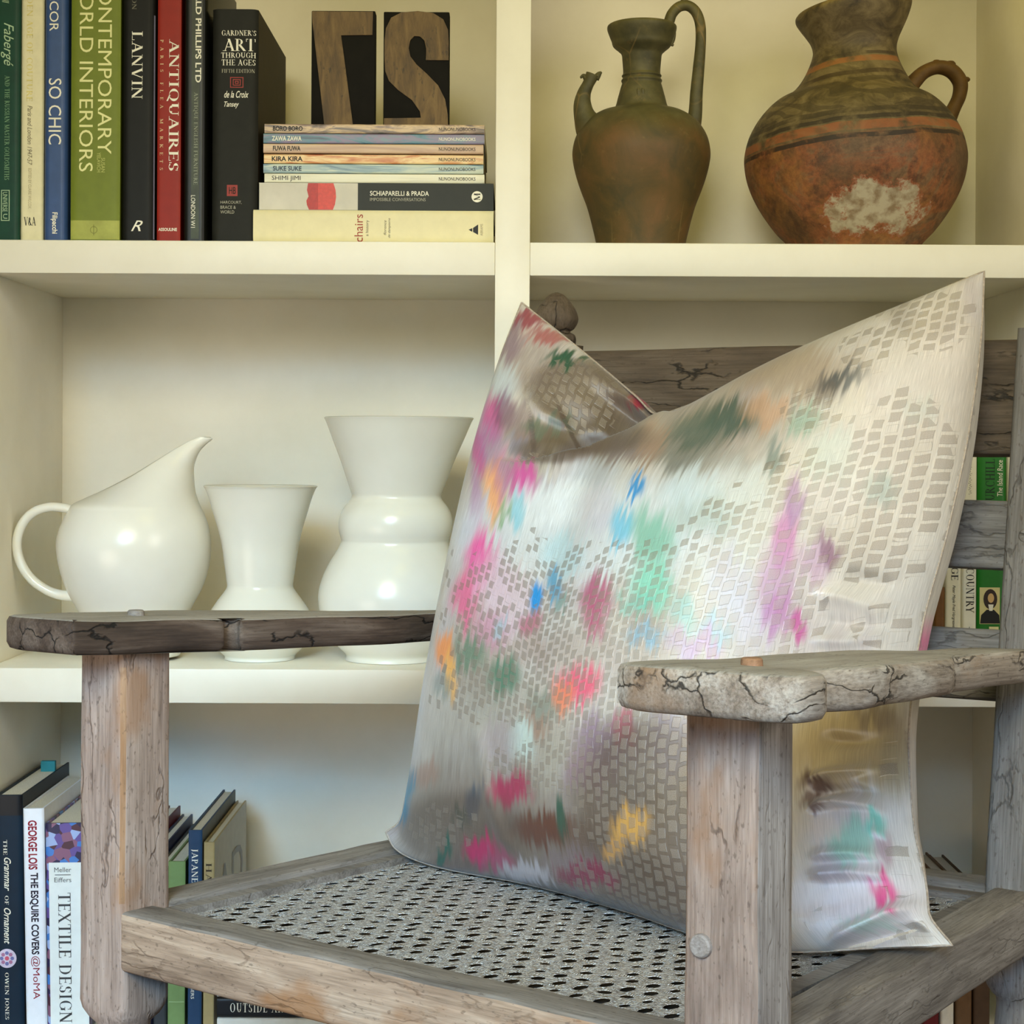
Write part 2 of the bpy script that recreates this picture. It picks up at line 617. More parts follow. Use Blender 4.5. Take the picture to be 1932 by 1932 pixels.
class Book:
    """x: thickness, y: depth (spine at 0, facing -y), z: height"""

    def __init__(self, name, label, x0, y0, x1, y1, Y, zbase, depth, cover, group, lie=False, lean=0.0, spine_round=0.003,
                 hard=True, cat='book', top=None, board_mat=None, yaw=0.0):
        self.lie, self.Y, self.x0, self.y0, self.x1, self.y1 = lie, Y, x0, y0, x1, y1
        k = Y / F
        self.k = k
        if not lie:
            pt = P(x0, y0, Y)
            xl = P(x0, 455 if y0 < 455 else y0, Y).x
            w = (x1 - x0) * k
            h = pt.z - zbase
            self.M = Matrix.Translation((xl, Y, zbase)) @ Matrix.Rotation(lean, 4, 'Y')
        else:
            w = (y1 - y0) * k
            h = (x1 - x0) * k
            bl = P(x0, y1, Y)
            # local Z -> -X world, local X -> +Z world, local Y stays
            R = Matrix(((0, 0, -1, 0), (0, 1, 0, 0), (1, 0, 0, 0), (0, 0, 0, 1)))
            self.M = Matrix.Translation((bl.x + h, Y, zbase)) @ Matrix.Rotation(lean, 4, 'Y') @ R
        if yaw:
            c = self.M @ Vector((w / 2, 0, h / 2))
            self.M = Matrix.Translation(c) @ Matrix.Rotation(yaw, 4, 'Z') @ Matrix.Translation(-c) @ self.M
        self.w, self.h, self.d = w, h, depth
        base = self.M @ (Vector((w / 2, depth / 2, 0)) if not lie else Vector((0, depth / 2, h / 2)))
        self.root = thing(name, label, cat, base, group)
        ct = 0.0025 if hard else 0.0008
        ov = 0.003 if hard else 0.0
        self._covers(cover, ct, spine_round, board_mat)
        join_boxes('pages', [(ct, w - ct, ct + 0.001, depth - ov, ov, h - ov)], M_PAGES, self.root, self.M)

    def _covers(self, cover, ct, rnd, board_mat):
        w, h, d = self.w, self.h, self.d
        # spine: a shallow arc in plan so that it catches light like a bound book
        n = 24
        V, Fc = [], []
        pts = []
        for i in range(n + 1):
            t = i / n
            x = w * t
            y = -rnd * (1 - (2 * t - 1) ** 8) if rnd > 0 else 0.0
            pts.append((x, y))
        inner = [(w - ct, ct), (ct, ct)]
        outline = pts + [(w, d), (w - ct, d)] + inner + [(ct, d), (0, d)]
        m = len(outline)
        for zz in (0, h):
            for (x, y) in outline:
                V.append(self.M @ Vector((x, y, zz)))
        for i in range(m):
            j = (i + 1) % m
            Fc.append([i, j, m + j, m + i])
        # caps: spine strip + two boards
        def cap(off, flip):
            q = []
            sp = list(range(0, n + 1))
            q.append(sp + [n + 3, n + 4])                 # spine region
            q.append([n, n + 1, n + 2, n + 3])            # right board
            q.append([n + 4, n + 5, n + 6, 0])            # left board
            for c in q:
                c = [off + i for i in c]
                Fc.append(c if not flip else c[::-1])
        cap(0, True)
        cap(m, False)
        mats = [cover]
        midx = None
        if board_mat is not None:
            mats.append(board_mat)
            midx = [0] * len(Fc)
            for i in range(m):
                if i in (n, n + 5):
                    midx[i] = 1
        link_mesh('cover', V, Fc, mats, self.root, smooth=True, sharp=math.radians(35), midx=midx)
        self.rnd = rnd

    def local(self, px, py):
        """image px on the spine -> (s across thickness, z along height)"""
        k = self.k
        if not self.lie:
            return (px - self.x0) * k, self.h - (py - self.y0) * k
        return (self.y1 - py) * k, self.h - (px - self.x0) * k

    def surf(self, s, z, off):
        t = max(0, min(1, s / self.w))
        y = -self.rnd * (1 - (2 * t - 1) ** 8) if self.rnd > 0 else 0
        return self.M @ Vector((s, y - off, z))

    def put(self, name, V, Fc, mat, off=0.0004):
        """V given as (s,z)"""
        return link_mesh(name, [self.surf(s, z, off) for s, z in V], Fc, mat, self.root)

    def text(self, s, boxpx, mat, mode='down', style='sans', shear=0.0, bold=0.0, space=1.0, name='title', track=0.06):
        V, Fc = serif_data(s, track) if style == 'serif' else sans_data(s, shear, bold, space)
        if not V:
            return
        xs = [v[0] for v in V]
        ys = [v[1] for v in V]
        ax, bx, ay, by = min(xs), max(xs), min(ys), max(ys)
        s0, z0 = self.local(boxpx[0], boxpx[1])
        s1, z1 = self.local(boxpx[2], boxpx[3])
        slo, shi, zlo, zhi = min(s0, s1), max(s0, s1), min(z0, z1), max(z0, z1)
        out = []
        for x, y in V:
            a = (x - ax) / (bx - ax)
            b = (y - ay) / max(1e-6, (by - ay))
            if mode == 'down':      # reads along -z, tops to +s
                out.append((slo + b * (shi - slo), zhi - a * (zhi - zlo)))
            elif mode == 'up':      # reads along +z, tops to -s
                out.append((shi - b * (shi - slo), zlo + a * (zhi - zlo)))
            else:                   # across the spine: reads along +s, tops to +z
                out.append((slo + a * (shi - slo), zlo + b * (zhi - zlo)))
        return self.put(name, out, Fc, mat)

    def patch(self, name, boxpx, mat, off=0.0003, nseg=24):
        s0, z0 = self.local(boxpx[0], boxpx[1])
        s1, z1 = self.local(boxpx[2], boxpx[3])
        slo, shi, zlo, zhi = min(s0, s1), max(s0, s1), min(z0, z1), max(z0, z1)
        V, Fc = [], []
        for i in range(nseg + 1):
            s = slo + (shi - slo) * i / nseg
            V += [(s, zlo), (s, zhi)]
        for i in range(nseg):
            Fc.append([2 * i, 2 * i + 2, 2 * i + 3, 2 * i + 1])
        return self.put(name, V, Fc, mat, off)

    def poly(self, name, pts, mat, off=0.0003):
        V = [self.local(*p) for p in pts]
        bm = bmesh.new()
        vs = [bm.verts.new((s, 0, z)) for s, z in V]
        f = bm.faces.new(vs)
        bmesh.ops.triangulate(bm, faces=[f])
        v, fc = bm_data(bm)
        bm.free()
        return self.put(name, [(q.x, q.z) for q in v], fc, mat, off)

    def frame(self, name, boxpx, t, mat, off=0.0003):
        x0, y0, x1, y1 = boxpx
        V, Fc = [], []
        for (a, b, c, d) in ((x0, y0, x1, y0 + t), (x0, y1 - t, x1, y1), (x0, y0 + t, x0 + t, y1 - t), (x1 - t, y0 + t, x1, y1 - t)):
            n = len(V)
            V += [self.local(a, b), self.local(c, b), self.local(c, d), self.local(a, d)]
            Fc.append([n, n + 1, n + 2, n + 3])
        return self.put(name, V, Fc, mat, off)


def circle_px(cx, cy, r, n=28, r2=None, a0=0, a1=360):
    r2 = r if r2 is None else r2
    return [(cx + r * math.cos(math.radians(a0 + (a1 - a0) * i / n)), cy + r2 * math.sin(math.radians(a0 + (a1 - a0) * i / n))) for i in range(n)]


# ================================================================== SETTING
D = 2.36                        # shelf front plane
DEP = 0.39
DB = D + DEP
zs = lambda py: EYE + (850 - py) * D / F
Z_UP_T, Z_UP_B = zs(457), zs(520)
Z_LO_T, Z_LO_B = zs(1265), zs(1330)
Z_BOT = 0.09
CLR = 0.0006                    # things rest a hair above the boards
Z_TOP = Z_UP_T + 0.50
XL, XR = -0.686, 0.705
DVL, DVR = -0.0236, 0.0222
T_ = 0.045


def floor_mat():
    t = NT('floor_boards')
    g = t.coord()
    c = t.ramp(t.noise(t.mapping(g, (2, 30, 1)), 1.0, 4), ((0.3, srgb(52, 38, 28)), (0.7, srgb(82, 62, 46))))
    t.l(c, t.b.inputs['Base Color'])
    t.b.inputs['Roughness'].default_value = 0.5
    return t.m


M_FLOOR = floor_mat()
fl = box('floor', -2.6, 2.6, -2.6, 3.0, -0.05, 0.0, M_FLOOR)
fl['kind'] = 'structure'
wb = box('wall_back', -2.6, 2.6, 2.775, 2.87, 0.0, 2.6, M_PAINT)
wb['kind'] = 'structure'

case = thing('bookcase', 'cream painted built-in bookcase with open bays behind the wooden chair', 'bookcase', (0, D + DEP / 2, 0))
BV = 0.0015
box('side_panel', XL - T_, XL, D, DB, 0, Z_TOP + T_, M_PAINT, case, BV)
box('side_panel', XR, XR + T_, D, DB, 0, Z_TOP + T_, M_PAINT, case, BV)
box('divider', DVL, DVR, D, DB, 0, Z_TOP, M_PAINT, case, BV)
box('back_panel', XL - T_, XR + T_, DB, DB + 0.012, 0, Z_TOP + T_, M_PAINT, case)
for (a, b) in ((XL, DVL), (DVR, XR)):
    box('shelf', a, b, D + 0.0003, DB, Z_UP_B, Z_UP_T, M_PAINT, case, BV)
    box('shelf', a, b, D + 0.0003, DB, Z_LO_B, Z_LO_T, M_PAINT, case, BV)
    box('shelf', a, b, D + 0.0003, DB, 0.0, Z_BOT, M_PAINT, case, BV)
    box('shelf', a, b, D + 0.0003, DB, Z_TOP, Z_TOP + T_, M_PAINT, case, BV)

# ================================================================== UPPER LEFT BOOKS
WHT = plain((236, 232, 214), 0.5, 0.03)
INK = plain((28, 26, 24), 0.5, 0.05)
GOLD = plain((196, 188, 120), 0.4, 0.05)
G1 = 'upright books on the upper shelf'
YB = D + 0.022
b = Book('book', 'dark green hardback with pale script title, first at the left end of the upper shelf', -11, -60, 37, 452, YB, Z_UP_T + CLR, 0.24, plain((4, 58, 40), 0.45, 0.12, spec=0.25), G1)
GRN_INK = plain((170, 196, 160), 0.5, 0.05)
b.text('Fill', (3, -8, 16, 7), GRN_INK, shear=0.3)
b.text('Faberg\u00e9', (1, 44, 25, 126), GRN_INK, shear=0.4)
b.text('AND THE RUSSIAN MASTER GOLDSMITHS', (9, 143, 18, 340), plain((120, 160, 120), 0.5, 0.05), 'down', 'serif', name='subtitle')
b.frame('emblem', (3, 359, 19, 417), 1.4, GRN_INK)
b.text('UNIVERSE', (6, 363, 15, 400), GRN_INK, name='publisher')
b.text('U', (7, 404, 15, 413), GRN_INK, name='publisher')

b = Book('book', 'cream paper-covered book with faded yellow title between green and blue books', 39, -90, 82, 452, YB + 0.004, Z_UP_T + CLR, 0.23, plain((226, 218, 180), 0.55, 0.04), G1, hard=False)
b.text('THE GOLDEN AGE OF COUTURE', (50, -80, 61, 192), plain((222, 208, 130), 0.5, 0.04), 'down', 'serif', name='title')
b.text('Paris and London 1947-57', (52, 200, 61, 312), plain((120, 110, 84), 0.5, 0.04), shear=0.3, name='subtitle')
b.text('EDITED BY CLAIRE WILCOX', (54, 318, 60, 394), plain((176, 166, 130), 0.5, 0.04), name='subtitle')
b.text('V&A', (46, 410, 69, 426), INK, 'across', 'serif', name='publisher', track=-0.02)

b = Book('book', 'mid blue book with white capitals down its spine beside the wide green one', 84, -100, 127, 452, YB + 0.002, Z_UP_T + CLR, 0.24, plain((52, 78, 126), 0.4, 0.08, spec=0.3), G1, spine_round=0.007)
b.text('DECOR', (94, -28, 111, 61), WHT)
b.text('SO CHIC', (93, 150, 117, 274), WHT)
b.text('Filipacchi', (98, 402, 111, 442), WHT, bold=0.02, name='publisher')

b = Book('book', 'wide lime green book with two lines of pale capitals', 133, -70, 226, 452, YB, Z_UP_T + CLR, 0.26, plain((112, 124, 36), 0.5, 0.06), G1, spine_round=0.002)
LIME = plain((228, 226, 160), 0.5, 0.03)
b.text('CONTEMPORARY', (184, -52, 210, 291), LIME)
b.text('WORLD INTERIORS', (149, -60, 175, 324), LIME)
LIME2 = plain((190, 192, 110), 0.5, 0.03)
b.text('SUSAN', (191, 298, 198, 325), LIME2, name='author')
b.text('YELAVICH', (183, 288, 190, 325), LIME2, name='author')
b.patch('band', (133.5, 416, 225.5, 451.5), plain((164, 168, 82), 0.5, 0.12, scale=40))
OLV = plain((126, 130, 60), 0.5, 0.05)
RV, RF = [], []
for i in range(25):
    a = 2 * math.pi * i / 24
    RV += [b.local(177.5 + 7 * math.cos(a), 434 + 7 * math.sin(a)), b.local(177.5 + 5.7 * math.cos(a), 434 + 5.7 * math.sin(a))]
    if i:
        RF.append([2 * i - 2, 2 * i - 1, 2 * i + 1, 2 * i])
b.put('publisher', RV, RF, OLV, 0.0006)
b.patch('publisher', (176.8, 424, 178.2, 444), OLV, 0.0006, 2)

b = Book('book', 'black book with one white serif word, between lime green and red books', 230, -60, 292, 453, YB + 0.003, Z_UP_T + CLR, 0.25, plain((17, 17, 15), 0.5, 0.15, spec=0.2), G1, spine_round=0.006)
b.text('ALBER ELBAZ EDITION', (249, -150, 257, 20), plain((120, 116, 100), 0.5, 0.04), 'down', 'serif', name='author')
b.text('LANVIN', (249, 61, 269, 188), WHT, 'down', 'serif')
b.text('R', (249, 417, 271, 437), WHT, 'across', 'sans', shear=0.45, name='publisher')
b.patch('jacket_edge', (289.5, 30, 291.5, 452), plain((120, 118, 140), 0.4, 0.05), 0.0004, 2)

b = Book('book', 'brick red book with cream serif title in two sizes', 296, -50, 340, 453, YB + 0.002, Z_UP_T + CLR, 0.23, plain((142, 28, 12), 0.5, 0.07), G1, spine_round=0.001)
b.text('ANTIQUAIRES', (313, 74, 336, 322), WHT, 'down', 'serif', track=0.03)
b.text('PARIS FLEA MARKETS', (301, 75, 307, 321), plain((220, 196, 150), 0.5, 0.03), 'down', 'serif', name='subtitle', track=0.9)
b.text('ASSOULINE', (299, 430, 334, 436), WHT, 'across', bold=0.02, name='publisher')

b = Book('book', 'glossy near-black book with white capitals running the whole spine beside the thick grey book', 346, -80, 391, 453, YB + 0.006, Z_UP_T + CLR, 0.24, plain((14, 15, 12), 0.35, 0.15, spec=0.25), G1, spine_round=0.008)
b.patch('spine_strip', (362, -80, 377, 452), plain((52, 58, 40), 0.4, 0.35, scale=25), 0.0003)
b.text('RONALD PHILLIPS LTD', (369, -55, 380, 158), WHT, bold=0.02)
b.text('ANTIQUE ENGLISH FURNITURE 2007', (365, 176, 374, 350), plain((150, 154, 130), 0.5, 0.05), 'down', 'serif', name='subtitle')
b.text('LONDON W1', (362, 370, 370, 431), WHT, name='publisher')

THICK = plain((33, 33, 28), 0.6, 0.12, spec=0.2)
b = Book('book', 'thick dark grey book headed ART in white, last upright before the stack', 400, 19, 486, 455, YB + 0.004, Z_UP_T + CLR, 0.285, THICK, G1, spine_round=0.006, board_mat=plain((40, 31, 18), 0.6, 0.15, spec=0.2))
b.text("GARDNER'S", (418, 59, 482, 69), WHT, 'across', 'serif', name='author')
b.text('ART', (420, 75, 481, 98), WHT, 'across', 'serif', track=0.0)
b.text('THROUGH', (417, 101, 482, 111), WHT, 'across', 'serif')
b.text('THE AGES', (418, 114, 481, 125), WHT, 'across', 'serif')
GRYI = plain((170, 166, 146), 0.5, 0.03)
b.text('FIFTH EDITION', (418, 132, 480, 139), GRYI, 'across', 'serif', name='subtitle')
REDI = plain((150, 52, 44), 0.5, 0.05)
for q in (0, 5, 9):
    b.frame('emblem', (434 + q, 147 + q * .8, 459 - q, 167 - q * .8), 1.6, REDI)
b.text('de la Croix', (423, 173, 469, 186), WHT, 'across', shear=0.35, bold=0.01, name='author')
b.text('Tansey', (423, 193, 451, 206), WHT, 'across', shear=0.35, bold=0.01, name='author')
b.patch('emblem', (429, 350, 449, 371), REDI)
b.text('HB', (433, 354, 446, 367), THICK, 'across', name='emblem').location.y -= 0.0005
b.text('HARCOURT,', (417, 380, 457, 386), GRYI, 'across', name='publisher')
b.text('BRACE &', (417, 389, 446, 395), GRYI, 'across', name='publisher')
b.text('WORLD', (417, 398, 443, 404), GRYI, 'across', name='publisher')

# ================================================================== STACKED BOOKS
G2 = 'books lying in the stack on the upper shelf'
YS = D + 0.02


def art_cover(name, stops, sx, seed, dark=0.0, sc=1.0):
    """printed picture wrapped round a spine: coloured streaks along its length"""
    t = NT(name)
    g = t.coord()
    mp = t.mapping(g, (sx, 30 * sc, 70 * sc), (seed, seed * 2.1, seed * .7))
    nz = t.noise(mp, 1.0, 5, 0.62, 1.2)
    t.l(t.ramp(nz, stops), t.b.inputs['Base Color'])
    t.b.inputs['Roughness'].default_value = 0.42
    return t.m


c_ = srgb
Z = Z_UP_T + CLR
bk = Book('book', 'thick cream book with red word chairs, bottom of the stack', 478, 397, 931, 458, YS, Z, 0.26, plain((226, 216, 172), 0.5, 0.03), G2, lie=True, lean=math.radians(0.5) * 0)
bk.text('chairs', (669, 405, 685, 457), plain((158, 66, 50), 0.5, 0.04), 'across')
bk.text('a history', (690, 416, 697, 446), plain((110, 100, 84), 0.5, 0.04), 'across', name='subtitle')
bk.text('florence', (724, 416, 729, 444), plain((110, 100, 84), 0.5, 0.04), 'across', shear=0.3, name='author')
bk.text('de dampierre', (732, 412, 738, 449), plain((110, 100, 84), 0.5, 0.04), 'across', shear=0.3, name='author')
bk.poly('emblem', [(884, 433), (891, 430), (891, 437)], INK)
bk.poly('emblem', [(892.5, 429.5), (902, 423), (902, 442.5), (892.5, 437.2)], INK)
bk.text('ABRAMS', (906, 422, 911, 444), plain((150, 140, 110), 0.5, 0.04), 'across', name='publisher')
Z += bk.w + 0.0004
bk = Book('book', 'dark grey and white book with red lips on its spine in the stack', 488, 346, 931, 398, YS + 0.004, Z, 0.25, plain((38, 40, 34), 0.5, 0.06), G2, lie=True, spine_round=0.0)
bk.patch('picture_panel', (489, 346.6, 675, 397.4), plain((206, 200, 184), 0.45, 0.08, scale=20), 0.0002)
LIP1, LIP2 = plain((178, 42, 32), 0.4, 0.12, scale=200), plain((206, 66, 52), 0.4, 0.12, scale=200)
bk.poly('lip_picture', [(581, 347), (600, 347), (600, 397), (583, 397), (579, 388), (578, 380), (582, 372), (579, 360)], LIP1, 0.0004)
bk.poly('lip_picture', [(600, 347), (629, 347), (633, 360), (634, 373), (632, 387), (628, 397), (600, 397)], LIP2, 0.0004)
bk.text('SCHIAPARELLI & PRADA', (698, 361, 809, 370), WHT, bold=0.01)
bk.text('IMPOSSIBLE CONVERSATIONS', (698, 374, 803, 380), GRYI, name='subtitle')
bk.poly('emblem', circle_px(900, 371, 10.5), WHT, 0.0004)
o = bk.text('M', (894, 364, 906, 378), INK, 'across', 'serif', name='emblem')
o.location.y -= 0.0004
Z += bk.w + 0.0004
small = [
    ('SHIMI JIMI', 'off-white slim book with grey smudge, lowest of the six slim paperbacks', 499, 914, 327, 344,
     ((0.3, c_(196, 192, 170)), (0.5, c_(226, 222, 196)), (0.7, c_(232, 228, 204))), 3, INK),
    ('SUKE SUKE', 'pale blue and grey-green slim paperback, second from bottom of the six', 497, 912, 309, 326,
     ((0.3, c_(92, 120, 140)), (0.45, c_(150, 172, 176)), (0.55, c_(196, 204, 186)), (0.7, c_(130, 146, 150))), 9, plain((60, 74, 90), .5, .05)),
    ('KIRA KIRA', 'orange and peach streaked slim paperback in the stack', 498, 912, 291, 308,
     ((0.3, c_(176, 84, 50)), (0.42, c_(208, 140, 84)), (0.55, c_(236, 208, 150)), (0.7, c_(196, 112, 66))), 10, INK),
    ('FUWA FUWA', 'dusty pink slim paperback between orange and blue ones', 497, 912, 274, 291,
     ((0.3, c_(168, 132, 112)), (0.5, c_(196, 164, 136)), (0.7, c_(216, 190, 150))), 5, INK),
    ('ZAWA ZAWA', 'blue and violet slim paperback with white title, second from top of stack', 497, 914, 256, 274,
     ((0.3, c_(62, 66, 92)), (0.42, c_(84, 128, 146)), (0.52, c_(132, 116, 146)), (0.62, c_(110, 140, 150)), (0.75, c_(74, 78, 74))), 12, WHT),
    ('BORO BORO', 'grey, cream and brown mottled slim paperback, top of the stack under wooden blocks', 499, 914, 238, 255,
     ((0.3, c_(84, 72, 66)), (0.42, c_(150, 126, 112)), (0.5, c_(206, 178, 140)), (0.6, c_(120, 104, 98)), (0.75, c_(84, 84, 74))), 13, INK),
]
for i, (ti, lab, xa, xb, ya, yb, stops, sx, ink) in enumerate(small):
    bk = Book('book', lab, xa, ya, xb, yb, YS + 0.008 + 0.002 * (i % 3), Z, 0.245, art_cover('printed_spine', stops, sx, i * 3.3), G2, lie=True, hard=False, spine_round=0.0006)
    yc = (ya + yb) / 2
    bk.text(ti, (513 + (i % 2) * 2, yc - 4.5, 567 + (i % 3) * 2, yc + (6.3 if 'J' in ti else 4.5)), ink, bold=0.0 if 'M' in ti else 0.025)
    bk.text('NUNONUNOBOOKS', (828, yc - 3.2, 897, yc + 3.2), ink if i not in (0, 1) else INK, bold=0.006, name='publisher')
    Z += bk.w + 0.0012
Z_STACK = Z - 0.0012

# ================================================================== PRINTING BLOCKS


def type_wood():
    t = NT('worn_type_wood')
    g = t.coord()
    nz = t.noise(t.mapping(g, (60, 60, 14)), 1.0, 6, 0.65, 0.8)
    c = t.ramp(nz, ((0.3, c_(62, 44, 18)), (0.5, c_(98, 74, 34)), (0.7, c_(122, 96, 52))))
    s = t.noise(t.mapping(g, (180, 180, 60), (4, 2, 1)), 1.0, 3, 0.6)
    c = t.mix(t.math('MULTIPLY', t.ramp(s, ((0.62, (0, 0, 0, 1)), (0.7, (1, 1, 1, 1)))), 0.7), c, c_(44, 34, 18))
    t.l(c, t.b.inputs['Base Color'])
    t.b.inputs['Roughness'].default_value = 0.6
    t.bump(nz, 0.3, 0.001)
    return t.m


M_TYPE = type_wood()
M_TBLK = plain((18, 16, 10), 0.7, 0.2, spec=0.15)
YT = YS + 0.045


def type_block(label, x0, x1, y0, outline):
    a = P(x0, y0, YT)
    bpt = P(x1, 238, YT)
    root = thing('printing_block', label, 'printing block', ((a.x + bpt.x) / 2, YT + 0.012, Z_STACK), 'wooden printing blocks on the book stack')
    box('block', a.x, bpt.x, YT, YT + 0.024, Z_STACK + CLR, a.z, M_TBLK, root, 0.0012)
    k = YT / F
    zt = a.z
    sc = (zt - Z_STACK) / ((238 - y0) * k)
    pts = [(a.x + (px - x0) * k, zt - (py - y0) * k * sc) for px, py in outline]
    v, f = poly_prism(pts, YT - 0.0022, YT + 0.0005, Matrix.Identity(4))
    link_mesh('raised_letter', v, f, M_TYPE, root)


type_block('dark wooden printing block with brown 7-shaped raised figure, left of the pair', 588, 707, 20,
           [(589, 22), (704, 22), (703, 65), (644, 66), (651, 115), (668, 237.5), (614, 237.5), (590, 42)])
S2 = [(1027, 845), (1160, 843), (1295, 840), (1288, 795), (1230, 715), (1130, 645), (1062, 580), (1034, 510), (1028, 400), (1028, 290), (1038, 205), (1075, 130), (1150, 92),
      (1270, 82), (1380, 95), (1455, 140), (1490, 215), (1495, 300), (1495, 430), (1330, 430), (1332, 350), (1318, 290), (1285, 262), (1245, 260), (1215, 290), (1204, 345),
      (1217, 405), (1262, 462), (1340, 530), (1420, 610), (1472, 710), (1490, 810), (1495, 917), (1027, 917)]
type_block('dark wooden printing block with brown curved mirrored 2, right of the pair', 724, 847, 22,
           [(460 + x / 3.864, y / 3.864) for x, y in S2])


# ================================================================== EARTHENWARE
def ewer_mat():
    t = NT('olive_brown_earthenware')
    g = t.coord()
    nz = t.noise(g, 14, 6, 0.62, 0.8)
    c = t.ramp(nz, ((0.32, c_(62, 56, 30)), (0.5, c_(86, 68, 32)), (0.68, c_(106, 76, 40))))
    sep = t.n('ShaderNodeSeparateXYZ')
    t.l(g, sep.inputs[0])
    neck = t.n('ShaderNodeMapRange')
    t.l(t.math('ADD', sep.outputs[2], t.math('MULTIPLY', t.noise(g, 20, 3), 0.05)), neck.inputs[0])
    neck.inputs[1].default_value, neck.inputs[2].default_value = 0.185, 0.225
    c = t.mix(neck.outputs[0], c, t.ramp(t.noise(g, 40, 5), ((0.3, c_(58, 56, 32)), (0.7, c_(92, 86, 54)))))
    sp = t.noise(g, 70, 4, 0.7)
    c = t.mix(t.math('MULTIPLY', t.ramp(sp, ((0.6, (0, 0, 0, 1)), (0.75, (1, 1, 1, 1)))), 0.45), c, c_(124, 100, 58))
    vo = t.n('ShaderNodeTexVoronoi', feature='DISTANCE_TO_EDGE')
    t.l(t.mapping(g, (7, 7, 5)), vo.inputs['Vector'])
    vo.inputs['Scale'].default_value = 1.6
    cr = t.math('MULTIPLY', t.ramp(vo.outputs['Distance'], ((0.004, (1, 1, 1, 1)), (0.014, (0, 0, 0, 1)))), t.ramp(t.noise(g, 8, 3), ((0.5, (0, 0, 0, 1)), (0.6, (0.6, 0.6, 0.6, 1)))))
    c = t.mix(cr, c, c_(126, 104, 62))
    t.l(c, t.b.inputs['Base Color'])
    t.b.inputs['Roughness'].default_value = 0.6
    t.bump(t.noise(g, 60, 5), 0.25, 0.002)
    return t.m


